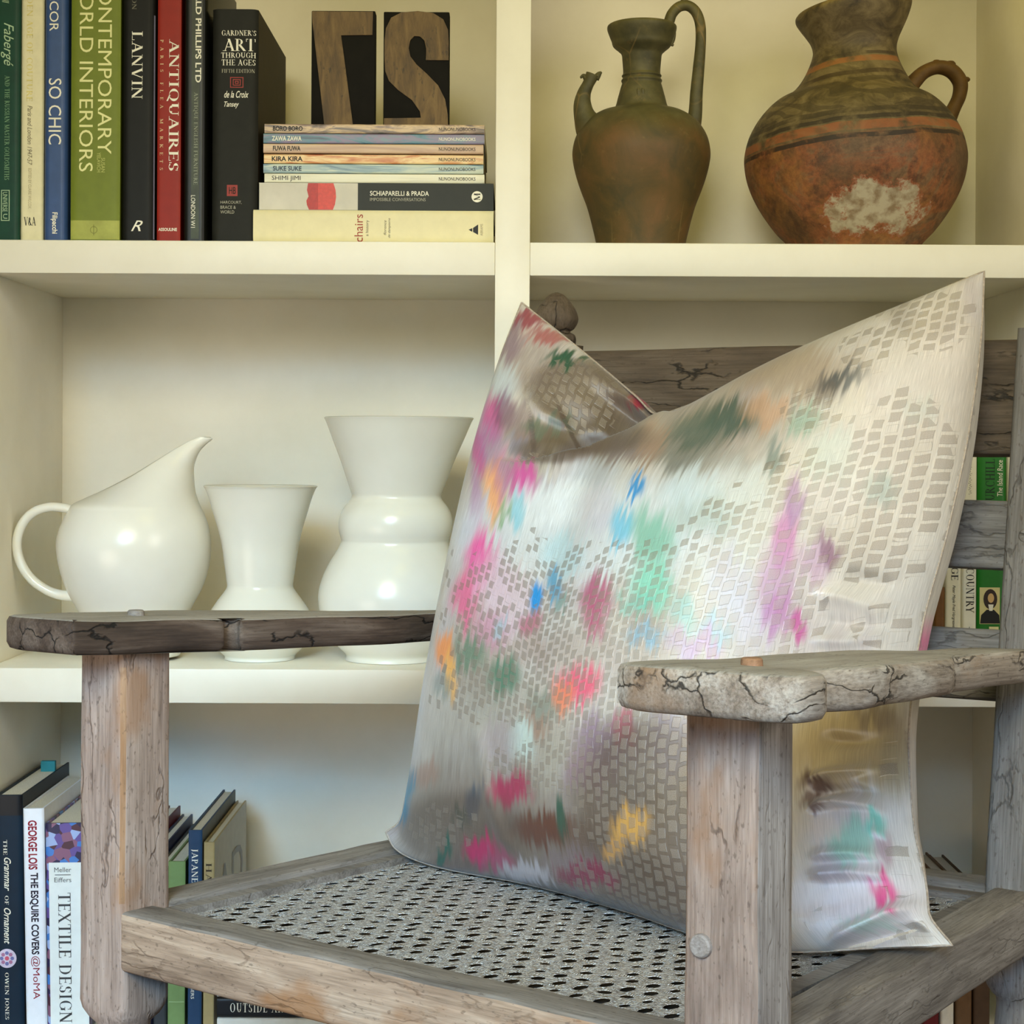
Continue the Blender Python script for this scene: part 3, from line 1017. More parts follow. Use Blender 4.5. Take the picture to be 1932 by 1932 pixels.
def olla_mat():
    t = NT('painted_terracotta')
    g = t.coord()
    sep = t.n('ShaderNodeSeparateXYZ')
    t.l(g, sep.inputs[0])
    x, z = sep.outputs[0], sep.outputs[2]
    nz = t.noise(g, 11, 6, 0.65, 0.8)
    red = t.ramp(nz, ((0.3, c_(66, 44, 24)), (0.42, c_(108, 72, 40)), (0.52, c_(138, 82, 46)), (0.60, c_(116, 88, 60)), (0.74, c_(84, 58, 34))))
    blot = t.noise(g, 36, 5, 0.7)
    red = t.mix(t.math('MULTIPLY', t.ramp(blot, ((0.50, (0, 0, 0, 1)), (0.62, (1, 1, 1, 1)))), 0.7), red, c_(70, 38, 20))
    cloud = t.noise(t.mapping(g, (6, 6, 6), (2.3, 0.4, 1.1)), 1.0, 5, 0.65, 0.6)
    red = t.mix(t.math('MULTIPLY', t.ramp(cloud, ((0.50, (0, 0, 0, 1)), (0.62, (1, 1, 1, 1)))), 0.65), red, c_(92, 72, 50))
    red = t.mix(t.math('MULTIPLY', t.ramp(cloud, ((0.36, (1, 1, 1, 1)), (0.44, (0, 0, 0, 1)))), 0.55), red, c_(150, 100, 44))
    fleck = t.noise(g, 150, 5, 0.75)
    red = t.mix(0.55, red, t.ramp(fleck, ((0.36, (0.45, 0.40, 0.36, 1)), (0.55, (1, 1, 1, 1)), (0.7, (1.35, 1.3, 1.2, 1)))), 'MULTIPLY')
    upn = t.noise(t.mapping(g, (22, 22, 30)), 1.0, 6, 0.65, 1.0)
    up = t.ramp(upn, ((0.32, c_(48, 38, 24)), (0.5, c_(92, 78, 50)), (0.7, c_(126, 110, 76))))
    # the slip line droops to the left as on the pot
    zz = t.math('ADD', t.math('SUBTRACT', z, t.math('MULTIPLY', x, 0.10)), t.math('MULTIPLY', t.noise(g, 6, 3), 0.02))
    base = t.n('ShaderNodeMapRange')
    t.l(zz, base.inputs[0])
    base.inputs[1].default_value, base.inputs[2].default_value = 0.162, 0.168
    c = t.mix(base.outputs[0], red, up)

    def band(lo, hi, col, amt):
        a = t.math('MULTIPLY', t.math('GREATER_THAN', zz, lo), t.math('LESS_THAN', zz, hi))
        wear = t.ramp(t.noise(g, 30, 4), ((0.36, (0, 0, 0, 1)), (0.5, (1, 1, 1, 1))))
        return t.math('MULTIPLY', t.math('MULTIPLY', a, wear), amt)
    for lo, hi, col, amt in ((0.158, 0.164, c_(40, 30, 20), .9), (0.168, 0.180, c_(150, 84, 44), .7), (0.182, 0.188, c_(42, 32, 22), .85),
                             (0.192, 0.199, c_(46, 36, 24), .7), (0.255, 0.262, c_(52, 36, 24), .8), (0.275, 0.284, c_(150, 92, 46), .7), (0.286, 0.291, c_(44, 32, 22), .7)):
        c = t.mix(band(lo, hi, col, amt), c, col)
    # worn brush scrolls on the shoulder
    wv = t.n('ShaderNodeTexWave')
    wv.wave_type = 'RINGS'
    t.l(t.mapping(g, (26, 26, 30)), wv.inputs['Vector'])
    wv.inputs['Scale'].default_value = 0.6
    wv.inputs['Distortion'].default_value = 8.0
    wv.inputs['Detail'].default_value = 2.0
    sh = t.math('MULTIPLY', t.math('GREATER_THAN', zz, 0.20), t.math('LESS_THAN', zz, 0.25))
    c = t.mix(t.math('MULTIPLY', t.math('MULTIPLY', t.math('GREATER_THAN', wv.outputs['Fac'], 0.6), sh), 0.55), c, c_(48, 38, 26))
    # pale worn patch low on the front
    dx = t.math('MULTIPLY', t.math('SUBTRACT', x, 0.004), 13.5)
    dz = t.math('MULTIPLY', t.math('SUBTRACT', z, 0.058), 27.0)
    y = sep.outputs[1]
    rr = t.math('ADD', t.math('ADD', t.math('MULTIPLY', dx, dx), t.math('MULTIPLY', dz, dz)), t.math('MULTIPLY', t.math('SUBTRACT', t.noise(g, 34, 7, 0.75), 0.5), 4.2))
    front = t.math('LESS_THAN', y, 0.0)
    pm = t.math('MULTIPLY', t.ramp(rr, ((0.5, (1, 1, 1, 1)), (0.9, (0, 0, 0, 1)))), front)
    halo = t.math('MULTIPLY', t.ramp(rr, ((0.9, (0.8, 0.8, 0.8, 1)), (1.0, (0, 0, 0, 1)))), front)
    c = t.mix(halo, c, c_(140, 72, 40))
    c = t.mix(t.math('MULTIPLY', pm, 0.9), c, t.ramp(t.noise(g, 60, 5), ((0.35, c_(128, 112, 86)), (0.55, c_(176, 168, 144)))))
    t.l(c, t.b.inputs['Base Color'])
    t.b.inputs['Roughness'].default_value = 0.62
    t.bump(t.math('ADD', blot, t.math('MULTIPLY', fleck, 0.6)), 0.35, 0.002)
    return t.m


M_EWER, M_OLLA = ewer_mat(), olla_mat()


def px_profile(pts, Y, zbase, scale=1.0):
    """(half width px, y px) top->bottom in the photo -> (r,z) bottom->top"""
    k = Y / F
    out = [(r * k * scale, (850 - y) * k + EYE - zbase) for r, y in pts]
    return out[::-1]


# ewer
YE = D + 0.20
ce = P(1209, 457, YE)
root = thing('ewer', 'slender olive-brown pottery ewer with tall looped handle and beak spout', 'ewer', (ce.x, YE, Z_UP_T + CLR))
prof = px_profile([(61, 47), (65, 50), (65, 57), (61, 68), (57, 78), (54, 87), (45, 95), (38, 103), (36, 120), (35, 138), (37.5, 143), (35.5, 147), (38.5, 152), (37, 157), (39, 164), (44, 182),
                   (50, 202), (60, 207), (78, 212), (98, 224), (114, 241), (125, 262), (130, 287), (128, 310), (121, 338), (112, 364), (102, 390), (93, 422), (84, 461), (81, 478)], YE, Z_UP_T)
prof[0] = (prof[0][0], 0.0)
prof = smooth_profile(prof, 150)
rt = prof[-1]
inner = [(rt[0] - 0.003, rt[1]), (rt[0] - 0.007, rt[1] - 0.012), (rt[0] * 0.62, rt[1] - 0.04), (rt[0] * 0.52, rt[1] - 0.09)]
v, f = lathe_data(prof + inner, (ce.x, YE, Z_UP_T + CLR), 72)
link_mesh('body', v, f, M_EWER, root, True)
kE = YE / F


def tube_px(name, pts, Y, mat, parent, n=8, seg=20, dy=None, flat=1.0):
    q = cr3(pts, n)
    path = [P(a[0], a[1], Y + (a[3] if len(a) > 3 else 0)) for a in q]
    rad = [max(0.0008, a[2] * Y / F) for a in q]
    v, f = tube_data(path, rad, seg, flat)
    return link_mesh(name, v, f, mat, parent, True)


h = tube_px('handle', [(1256, 56, 8), (1262, 42, 10), (1268, 26, 10), (1281, 13, 10), (1298, 11, 10), (1313, 23, 10), (1321, 46, 10), (1322, 80, 10), (1318, 130, 11), (1314, 175, 12), (1312, 212, 13), (1308, 236, 15)], YE, M_EWER, root)
tube_px('handle_knob', [(1291, 6, 7), (1291, -4, 6.5), (1292, -10, 8), (1293, -14, 3)], YE, M_EWER, root)
tube_px('handle_scroll', [(1268, 46, 5), (1271, 60, 4.5), (1270, 74, 4), (1267, 83, 3.5), (1271, 86, 2)], YE - 0.004, M_EWER, root)
tube_px('spout', [(1126, 262, 34), (1112, 238, 28), (1102, 215, 20), (1099, 195, 16.5), (1102, 176, 13), (1109, 160, 11), (1114, 150, 11.5), (1118, 141, 13)], YE - 0.01, M_EWER, root)
tube_px('spout_beak', [(1124, 148, 7), (1130, 140, 5), (1135, 136, 2)], YE - 0.01, M_EWER, root)
tube_px('spout_beak', [(1108, 150, 7), (1101, 143, 4), (1095, 147, 2)], YE - 0.01, M_EWER, root)
for dx in (-4, 4):
    tube_px('neck_rib', [(1209 + dx, 166, 2), (1209 + dx, 172, 4), (1210 + dx, 190, 3.5), (1211 + dx * .6, 199, 1.5)], YE - 0.031, M_EWER, root)

# olla
YO = D + 0.19
co = P(1612, 457, YO)
root = thing('pottery_jar', 'broad red and black painted terracotta jar with ring handle on the right', 'jar', (co.x, YO, Z_UP_T + CLR))
prof = px_profile([(104, 6), (108, 14), (107, 26), (100, 42), (90, 60), (82, 75), (78, 90), (79, 104), (86, 124), (96, 144), (108, 162), (122, 175), (146, 188), (168, 208), (186, 232), (199, 258), (206, 285), (207, 308),
                   (202, 338), (190, 370), (172, 402), (148, 435), (124, 461), (112, 476)], YO, Z_UP_T)
prof[0] = (prof[0][0], 0.0)
prof = smooth_profile(prof, 150)
rt = prof[-1]
v, f = lathe_data(prof + [(rt[0] - 0.006, rt[1] + 0.001), (rt[0] - 0.012, rt[1] - 0.012), (rt[0] * .68, rt[1] - 0.05), (rt[0] * .6, rt[1] - 0.1)], (co.x, YO, Z_UP_T + CLR), 96)
# the mouth is uneven: lower on its left side
for q in v:
    t_ = max(0.0, (q.z - Z_UP_T - 0.26) / 0.09)
    q.z += t_ * t_ * (q.x - co.x) * 0.16
    q.x += t_ * -0.003
link_mesh('body', v, f, M_OLLA, root, True)
M_OHAND = plain((98, 72, 38), 0.6, 0.25, scale=45)
tube_px('handle', [(1706, 178, 17), (1724, 155, 15), (1744, 136, 13), (1770, 127, 13), (1795, 134, 14), (1811, 155, 14), (1810, 180, 13), (1800, 203, 13), (1788, 226, 16)], YO - 0.005, M_OHAND, root, flat=1.3)
for (x, y, r) in ((1767, 117, 7), (1793, 121, 10), (1822, 150, 8)):
    tube_px('handle_boss', [(x - r, y, 2), (x - r * .5, y, r * .6), (x + r * .5, y, r * .62), (x + r, y, 2)], YO - 0.008, M_OHAND, root, n=4)


# ================================================================== WHITE POTTERY
def glaze():
    t = NT('ivory_glaze')
    g = t.coord()
    t.l(t.ramp(t.noise(g, 12, 3), ((0.3, c_(226, 222, 208)), (0.7, c_(232, 229, 216)))), t.b.inputs['Base Color'])
    t.b.inputs['Roughness'].default_value = 0.24
    t.b.inputs['Specular IOR Level'].default_value = 0.45
    t.bump(t.noise(g, 18, 2), 0.05, 0.002)
    return t.m


M_GLAZE = glaze()
YV = D + 0.115


def white_vase(label, cx, pts, lean=0.0):
    c = P(cx, 1246, YV)
    root = thing('vase', label, 'vase', (c.x, YV, Z_LO_T + CLR), 'ivory pottery on the lower shelf')
    prof = px_profile(pts, YV, Z_LO_T)
    prof = [(r, z - prof[0][1]) for r, z in prof]
    prof = smooth_profile(prof, 130)
    rt = prof[-1]
    inn = [(rt[0] - 0.0015, rt[1] + 0.0012), (rt[0] - 0.004, rt[1] - 0.0005)] + [(r - 0.0045, z) for r, z in prof[::-1][4:int(len(prof) * .8):3]]
    inn = [(max(r, 0.002), z) for r, z in inn] + [(0.002, inn[-1][1])]
    v, f = lathe_data(prof, (c.x, YV, Z_LO_T + CLR), 96, lean=(lean, 0))
    link_mesh('body', v, f, M_GLAZE, root, True, sharp=math.radians(60))
    v, f = lathe_data([prof[-1]] + inn, (c.x, YV, Z_LO_T + CLR), 96, closed_bottom=False, lean=(lean, 0))
    for q in v:
        q.x += lean * (prof[-1][1])
    link_mesh('inner_wall', v, [x[::-1] for x in f], M_GLAZE, root, True)


white_vase('small flared ivory vase between the jug and the tall vase', 490,
           [(107, 924), (103, 930), (96, 948), (88, 975), (79, 1005), (72, 1035), (67, 1070), (63, 1100), (62, 1113), (68, 1124), (80, 1140), (93, 1160), (101, 1180), (101, 1196), (94, 1214), (82, 1228), (71, 1238), (66, 1243), (66, 1249)])
white_vase('tall ivory vase with wide trumpet mouth and two rounded bulges', 737,
           [(141, 796), (136, 806), (124, 836), (110, 870), (98, 902), (88, 930), (84, 943), (88, 952), (97, 963), (104, 976), (107, 992), (106, 1008), (102, 1022), (101, 1030), (107, 1044), (120, 1066), (132, 1092), (139, 1118), (140, 1138), (135, 1165), (124, 1192), (110, 1214), (98, 1228), (88, 1237), (84, 1243), (85, 1251)], lean=0.030)

# jug: slices with an open sloping mouth
cj = P(255, 1246, YV)
root = thing('jug', 'round ivory pottery jug with long upswept spout and loop handle', 'jug', (cj.x, YV, Z_LO_T), 'ivory pottery on the lower shelf')
SL = [  # y, left, right, opening angle
    (1249, 177, 333, 180), (1240, 176, 334, 180), (1226, 186, 324, 180), (1205, 176, 334, 180), (1180, 165, 344, 180), (1152, 150, 358, 180), (1122, 134, 374, 180), (1083, 121, 387, 180), (1045, 115, 391, 180), (1019, 118, 389, 180),
    (993, 128, 382, 180), (975, 138, 374, 180), (966, 145, 370, 180), (955, 172, 366, 165), (941, 207, 362, 150), (915, 258, 360, 126), (889, 297, 361, 108), (863, 335, 371, 102), (848, 359, 384, 98), (840, 376, 394, 95), (837, 385, 397, 92)]
SLi = cr3(SL, 5)
nseg = 48
V, Fc = [], []
kk = YV / F
zb = P(255, 1249, YV).z
for (y, xl, xr, om) in SLi:
    om = min(180.0, om)
    omr = math.radians(om)
    A = (xr - xl) / (1 - math.cos(omr))
    full = (xr - xl) / 2 if y >= 966 else None
    t = max(0, min(1, (966 - y) / 128.0))
    B = (full if full else 112.5 * (1 - t) ** 1.2 + 7 * t)
    for k in range(nseg + 1):
        ph = -omr + 2 * omr * k / nseg
        x = xr - A * (1 - math.cos(ph))
        q = P(x, y, YV)
        V.append(Vector((q.x, YV + B * kk * math.sin(ph), max(q.z - zb, 0.0) + Z_LO_T + 0.004)))
for i in range(len(SLi) - 1):
    for k in range(nseg):
        a = i * (nseg + 1) + k
        Fc.append([a, a + 1, a + nseg + 2, a + nseg + 1])
Fc.append(list(range(nseg)))
jb = link_mesh('body', V, [x[::-1] for x in Fc], M_GLAZE, root, True)
sd = jb.modifiers.new('wall_thickness', 'SOLIDIFY')
sd.thickness = 0.004
sd.offset = -1
tube_px('handle', [(158, 972, 8.5), (140, 964, 8.8), (118, 958, 8.6), (92, 957, 8.6), (64, 966, 8.6), (44, 986, 8.8), (33, 1014, 9), (33, 1042, 9), (43, 1070, 9), (62, 1095, 9), (88, 1113, 9), (112, 1122, 9.5), (134, 1124, 10.5), (150, 1124, 11)], YV, M_GLAZE, root)

# ================================================================== LOWER LEFT BOOKS
G3 = 'books on the bottom shelf, left bay'
YL = D + 0.025
b = Book('book', 'tall dark teal book with black top band at the left end of the bottom shelf', -2, 1500, 49, 1960, YL, Z_BOT + 0.0016, 0.25, plain((4, 30, 48), 0.5, 0.1, spec=0.25), G3, lean=math.radians(-0.8), board_mat=plain((34, 34, 36), 0.5, 0.1))
b.patch('spine_band', (-1.5, 1500.6, 48.5, 1538), plain((14, 16, 20), 0.4, 0.1))
b.text('THE', (13, 1584, 20, 1612), WHT, 'down', 'serif')
b.text('Grammar', (14, 1617, 27, 1680), WHT, shear=0.35, bold=0.01)
b.text('OF', (15, 1689, 22, 1706), WHT, 'down', 'serif')
b.text('Ornament', (13, 1712, 26, 1780), WHT, shear=0.35, bold=0.01)
ROS = plain((206, 196, 214), 0.5, 0.1)
b.poly('rosette', circle_px(18, 1807, 18), ROS, 0.0004)
for a in range(8):
    an = math.radians(a * 45)
    b.poly('rosette_petal', circle_px(18 + 10 * math.cos(an), 1807 + 10 * math.sin(an), 3.6, 12), plain((166, 110, 140) if a % 2 else (110, 110, 160), 0.5, 0.05), 0.0006)
b.poly('rosette_petal', circle_px(18, 1807, 4.2, 12), plain((200, 90, 110), 0.5, 0.05), 0.0006)
b.text('OWEN JONES', (13, 1834, 21, 1922), WHT, 'down', 'serif', name='author')
pm = P(84, 1448, 2.58)
bmk = box('bookmark', pm.x - 0.004, pm.x + 0.016, 2.575, 2.583, b.M.translation.z + b.h - 0.004, b.M.translation.z + b.h + 0.012, plain((46, 130, 136), 0.5, 0.08), b.root)

b = Book('book', 'white book with red and dark blue capitals beside the tall teal one', 52.5, 1525, 92, 1960, YL - 0.002, Z_BOT + 0.0016, 0.24, plain((232, 234, 240), 0.35, 0.03), G3, lean=math.radians(-1.2))
RDK, NVY = plain((138, 24, 42), 0.5, 0.05), plain((32, 24, 44), 0.5, 0.05)
b.text('GEORGE LOIS', (62, 1547, 79, 1640), RDK, bold=0.03)
b.text('THE ESQUIRE COVERS', (63, 1646, 80, 1800), NVY, bold=0.03)
b.text('@MoMA', (64, 1803, 81, 1884), RDK)

t = NT('violet_patterned_jacket')
vo = t.n('ShaderNodeTexVoronoi')
t.l(t.coord(), vo.inputs['Vector'])
vo.inputs['Scale'].default_value = 95
sp_ = t.n('ShaderNodeSeparateColor')
t.l(vo.outputs['Color'], sp_.inputs[0])
t.l(t.ramp(sp_.outputs[0], ((0.0, c_(30, 24, 66)), (0.25, c_(92, 72, 140)), (0.45, c_(58, 116, 190)), (0.6, c_(128, 84, 110)), (0.75, c_(150, 170, 214)), (0.9, c_(70, 34, 50))), 'CONSTANT'), t.b.inputs['Base Color'])
t.b.inputs['Roughness'].default_value = 0.4
b = Book('book', 'violet patterned book with pale title panel beside the chair front leg', 93, 1553, 172, 1960, YL - 0.004, Z_BOT + 0.0016, 0.24, t.m, G3, lean=math.radians(-1.0), spine_round=0.002)
b.patch('title_panel', (98.5, 1627, 171, 1944), plain((226, 230, 226), 0.5, 0.03))
GYT = plain((96, 98, 98), 0.5, 0.04)
for nm, bx in (('Meller', (109, 1636, 141, 1645)), ('Eiffers', (109, 1655, 141, 1664))):
    o = b.text(nm, bx, GYT, 'across', name='author')
    o.location.y -= 0.0004
o = b.patch('rule', (110, 1649.5, 140, 1650.8), GYT, 0.0007, 2)
o = b.text('TEXTILE DESIGNS', (116, 1684, 139, 1944), plain((60, 60, 62), 0.5, 0.04), 'down', 'serif')
o.location.y -= 0.0004

for (xa, xb, yt, col, brd, lab, dp) in (
        (236, 262, 1604, (84, 26, 30), (120, 32, 38), 'dark red hardback mostly hidden behind the chair front leg', 0.30),
        (266, 288, 1622, (34, 36, 66), (48, 50, 84), 'navy hardback between dark red and charcoal books behind the front leg', 0.30),
        (291, 316, 1640, (52, 54, 56), (70, 72, 74), 'charcoal hardback standing against the green book behind the front leg', 0.29)):
    Book('book', lab, xa, yt, xb, 1960, YL, Z_BOT + CLR, dp, plain(col, 0.5, 0.1), G3, board_mat=plain(brd, 0.5, 0.1))
b = Book('book', 'sage green book standing right of the chair front leg', 318, 1625, 350, 1960, YL, Z_BOT + CLR, 0.22, plain((112, 136, 82), 0.5, 0.06), G3, spine_round=0.001)
b.patch('rule', (320, 1889, 349, 1890.2), plain((160, 180, 130), 0.5, 0.05), 0.0004, 3)
b = Book('book', 'navy blue book with white capitals beside the sage green one', 356, 1566, 382, 1960, YL - 0.002, Z_BOT + CLR, 0.285, plain((34, 62, 92), 0.45, 0.08), G3, spine_round=0.001, board_mat=plain((96, 98, 94), 0.5, 0.08))
b.text('JAPANESE', (361, 1602, 374, 1684), WHT, 'down', 'serif')
b.text('DESIGNERS', (362, 1830, 368, 1884), WHT, name='subtitle')
b = Book('book', 'tan book with grey lettered side cover, last upright left of the seat', 385, 1589, 405, 1960, YL, Z_BOT + CLR, 0.285, plain((170, 150, 104), 0.5, 0.08), G3, spine_round=0.001, board_mat=plain((188, 182, 168), 0.5, 0.05))
b.text('HAND', (389, 1628, 400, 1700), plain((56, 44, 26), 0.5, 0.05), 'down', 'serif')
b.text('A', (0, 0, 1, 1), GYT, name='spare') if False else None
# faint grey initials on its side cover
gl = plain((142, 140, 140), 0.5, 0.04)
vv, ff = sans_data('AD')
M_ = b.M
link_mesh('cover_lettering', [M_ @ Vector((b.w + 0.0005, 0.03 + x * 0.16, b.h - 0.115 + y * 0.10)) for x, y in vv], ff, gl, b.root)

G4 = 'books lying on the bottom shelf under the seat'
zz_ = Z_BOT + CLR
for lab, ya, yb, col, xb in (('white book lying lowest under the chair seat', 1927, 1951, (222, 220, 210), 690), ('black book with spaced white capitals lying under the chair seat', 1887, 1925, (24, 24, 26), 700), ('pale grey book lying on the black one under the seat', 1872, 1886, (214, 208, 194), 660)):
    bk = Book('book', lab, 410, ya, xb, yb, YL, zz_, 0.24, plain(col, 0.4, 0.06), G4, lie=True)
    zz_ += bk.w + 0.0006
    if col[0] == 24:
        bk.text('OUTSIDE ARCHITECTURE', (435, 1897, 640, 1914), WHT, 'down', 'serif', track=0.16)

# ================================================================== MIDDLE RIGHT BOOKS
G5 = 'books between the chair back slats'
YR = D + 0.035
b = Book('book', 'short brown book at the pillow edge seen under the middle slat', 1762, 1108, 1782, 1262, YR, Z_LO_T + CLR, 0.2, plain((112, 74, 32), 0.5, 0.15), G5)
b = Book('book', 'ivory book with small italic lettering, left of the COUNTRY book', 1783.5, 850, 1814, 1262, YR, Z_LO_T + CLR, 0.2, plain((222, 216, 190), 0.5, 0.04), G5)
b.text('VILLAGE', (1795, 1010, 1808, 1094), INK, 'down', 'serif')
b.text('Peter Mayle Fred Hargreaves', (1796, 1104, 1803, 1186), INK, shear=0.3, name='author')
b = Book('book', 'white book lettered COUNTRY down the spine, beside the green one', 1815.5, 857, 1843, 1262, YR + 0.002, Z_LO_T + CLR, 0.2, plain((228, 224, 204), 0.5, 0.04), G5)
b.text('COUNTRY', (1823, 1072, 1838, 1156), INK, 'down', 'serif')
V, Fc = [], []
for i in range(60):
    yq = 868 + i * 1.1
    xq = 1829 + 2.2 * math.sin(i * 1.7) + 1.2 * math.sin(i * 0.6)
    s_, z_ = b.local(xq, yq)
    V += [(s_, z_), (s_ + 0.0006, z_)]
    if i:
        n = len(V)
        Fc.append([n - 4, n - 3, n - 1, n - 2])
b.put('script_lettering', V, Fc, INK)
b.patch('rule', (1829, 1182, 1830, 1196), INK, 0.0004, 1)
b = Book('book', 'bright green book with bewigged portrait on its spine', 1844, 852, 1898, 1262, YR, Z_LO_T + CLR, 0.22, plain((32, 112, 30), 0.4, 0.08), G5, spine_round=0.002)
b.text('CHURCHILL', (1859, 866, 1876, 970), plain((14, 44, 16), 0.5, 0.05), 'up', 'serif')
b.text('The Island Race', (1881, 868, 1891, 936), WHT, 'up', name='subtitle', shear=0.1)
b.patch('portrait_panel', (1849, 1108, 1887, 1177), plain((214, 202, 140), 0.5, 0.05))
o = b.poly('portrait_robe', [(1850, 1176), (1852, 1160), (1862, 1150), (1876, 1150), (1886, 1160), (1887, 1176)], plain((26, 26, 24), 0.5, 0.05), 0.0007)
b.poly('portrait_wig', circle_px(1869, 1130, 13, 20, 19), plain((52, 36, 26), 0.5, 0.15), 0.0006)
b.poly('portrait_face', circle_px(1870, 1128, 6, 16, 9), plain((206, 168, 110), 0.5, 0.05), 0.0008)
b.poly('portrait_collar', [(1865, 1140), (1875, 1140), (1873, 1152), (1867, 1152)], WHT, 0.0009)
b.patch('price_tag', (1867, 1182, 1885, 1200), plain((224, 216, 160), 0.5, 0.05))
b = Book('book', 'white book right of the bright green one behind the chair back post', 1899.5, 838, 1924, 1262, YR, Z_LO_T + CLR, 0.21, plain((226, 222, 200), 0.5, 0.04), G5)

G6 = 'books on the bottom shelf, right bay'
for lab, xa, xb, yt, col in (('dark red book low behind the chair side rail', 1742, 1772, 1702, (96, 22, 26)), ('cream book between dark red and brown books, low right', 1775, 1800, 1712, (212, 204, 190)),
                             ('brown book low right behind the back leg', 1804, 1834, 1690, (104, 76, 50)), ('dark brown book at the right end behind the back leg', 1837, 1868, 1695, (78, 58, 42))):
    Book('book', lab, xa, yt, xb, 1960, YR, Z_BOT + CLR, 0.26, plain(col, 0.55, 0.12), G6, board_mat=plain(tuple(int(c * .8) for c in col), 0.6, 0.1))

# ================================================================== CHAIR
U = Vector((0.809, -0.588, 0))
Vd = Vector((0.588, 0.809, 0))
VL = Vector((math.sin(math.radians(39.5)), math.cos(math.radians(39.5)), 0))
UL = Vector((VL.y, -VL.x, 0))
VN = Vector((0.580, 0.8146, 0)).normalized()
UN = Vector((VN.y, -VN.x, 0))
PW = 0.062
FLp = Vector((-0.3715, 1.7276, 0))          # front-inner arris of the far front post
FRp = Vector((0.131, 1.363, 0))             # front-inner arris of the near front post
cFL = FLp - U * PW / 2 + Vd * PW / 2
cFR = FRp + U * PW / 2 + Vd * PW / 2
cBL = Vector((0.000, 2.190, 0))
cBR = Vector((0.527, 1.862, 0))
UB = (cBR - cBL).normalized()
VB = Vector((-UB.y, UB.x, 0))
zH = lambda H: EYE - H
H_S = 0.445                                  # rail top below the eye
chair = thing('armchair', 'weathered grey-brown wooden armchair with cane seat in front of the bookcase', 'armchair', ((cFL + cFR + cBL + cBR) / 4).to_tuple())


def z_at(zz, i):
    return (zz[i][0] + zz[i + 1][0]) / 2


def leg_mesh(name, c, ex, ey, w, ztop, zsq, mats, seed, lean=None, parent=chair, top_at=None):
    """square post above zsq, turned below; ex,ey = face directions. lean=(vector, z0): leans back above z0"""
    V, Fc, G, MI = [], [], [], []
    rings = []
    ch = w * 0.13
    hw = w / 2
    sq = [(hw - ch, -hw), (hw, -hw + ch), (hw, hw - ch), (hw - ch, hw), (-hw + ch, hw), (-hw, hw - ch), (-hw, -hw + ch), (-hw + ch, -hw)]

    def outline(n, r=None, blend=0.0):
        """n=32 points; blend 0 square, 1 round radius r"""
        out = []
        for i in range(n):
            a = 2 * math.pi * (i + 0.5) / n
            d = Vector((math.cos(a), math.sin(a)))
            # super-ellipse radius of the rounded square
            p = 14.0
            rs = hw / ((abs(d.x) ** p + abs(d.y) ** p) ** (1 / p))
            rr = rs * (1 - blend) + (r if r else hw) * blend
            out.append(d * rr)
        return out
    n = 48
    zz = []
    k = 14
    for i in range(k + 1):
        zz.append((ztop + (zsq - ztop) * i / k, hw, 0.0))
    prof = [(-0.008, 0.99, 0.25), (-0.016, 0.93, 0.7), (-0.022, 0.80, 1.0), (-0.03, 0.78, 1.0), (-0.05, 0.84, 1.0), (-0.09, 0.93, 1.0), (-0.13, 0.90, 1.0), (-0.19, 0.74, 1.0), (-0.22, 0.66, 1.0), (-0.235, 0.8, 1.0), (-0.25, 0.66, 1.0)]
    total = zsq
    sc = total / 0.30
    for dz, rr, bl in prof:
        zz.append((zsq + dz * min(sc, 1.1), hw * rr, bl))
    zz.append((0.0, hw * 0.6, 1.0))
    for z, r, bl in zz:
        off = Vector((0, 0, 0))
        if lean is not None and z > lean[1]:
            off = lean[0] * (z - lean[1])
        for d in outline(n, r, bl):
            q = c + off + ex * d.x + ey * d.y
            j = mnoise.noise_vector(Vector((d.x * 30 + seed, d.y * 30, z * 14))) * 0.0009
            V.append(Vector((q.x + j.x, q.y + j.y, z)))
            G.append((z + seed * 0.61, d.x + seed * .3, d.y))
    m = len(zz)
    for i in range(m - 1):
        for k2 in range(n):
            a = 2 * math.pi * (k2 + 1.0) / n
            dx, dy = math.cos(a), math.sin(a)
            b_ = (k2 + 1) % n
            Fc.append([i * n + k2, (i + 1) * n + k2, (i + 1) * n + b_, i * n + b_])
            # outer / inner side faces are silvered, the front face is browner
            stripe = len(mats) > 2 and 3 * n // 4 + n // 8 == k2 + 1 and 0.43 < z_at(zz, i) < 0.66
            MI.append(2 if stripe else (1 if (abs(dx) > abs(dy) * 1.02) else 0))
    Fc.append(list(range(n)))
    MI.append(0)
    Fc.append([(m - 1) * n + i for i in range(n)][::-1])
    MI.append(0)
    return link_mesh(name, V, Fc, mats, parent, True, midx=MI, grain=G, sharp=math.radians(55))


Z_ARM_F = zH(0.159 + 0.033) + 0.003
leg_fl = leg_mesh('leg', cFL, U, Vd, PW + 0.002, Z_ARM_F + 0.004, zH(0.538), [M_POST, M_POST, M_STAIN], 1)
leg_fr = leg_mesh('leg', cFR, U, Vd, PW, Z_ARM_F, zH(0.538), [M_POST, M_POSTG], 2.4)
LEAN = VB * (0.105 / 0.57)
ZTOPB = zH(-0.135)
leg_bl = leg_mesh('leg', cBL, UB, VB, 0.052, ZTOPB - 0.002, zH(0.538), [M_BACK, M_BACK], 3.7, lean=(LEAN, zH(0.44)))
leg_br = leg_mesh('leg', cBR, UB, VB, 0.058, ZTOPB, zH(0.538), [M_BACKG, M_BACKG], 4.9, lean=(LEAN, zH(0.44)))


def back_pt(c, H, fwd=0.0):
    z = zH(H)
    return Vector((c.x, c.y, z)) + LEAN * max(0, z - zH(0.44)) + Vector((-VB.x * fwd, -VB.y * fwd, 0))


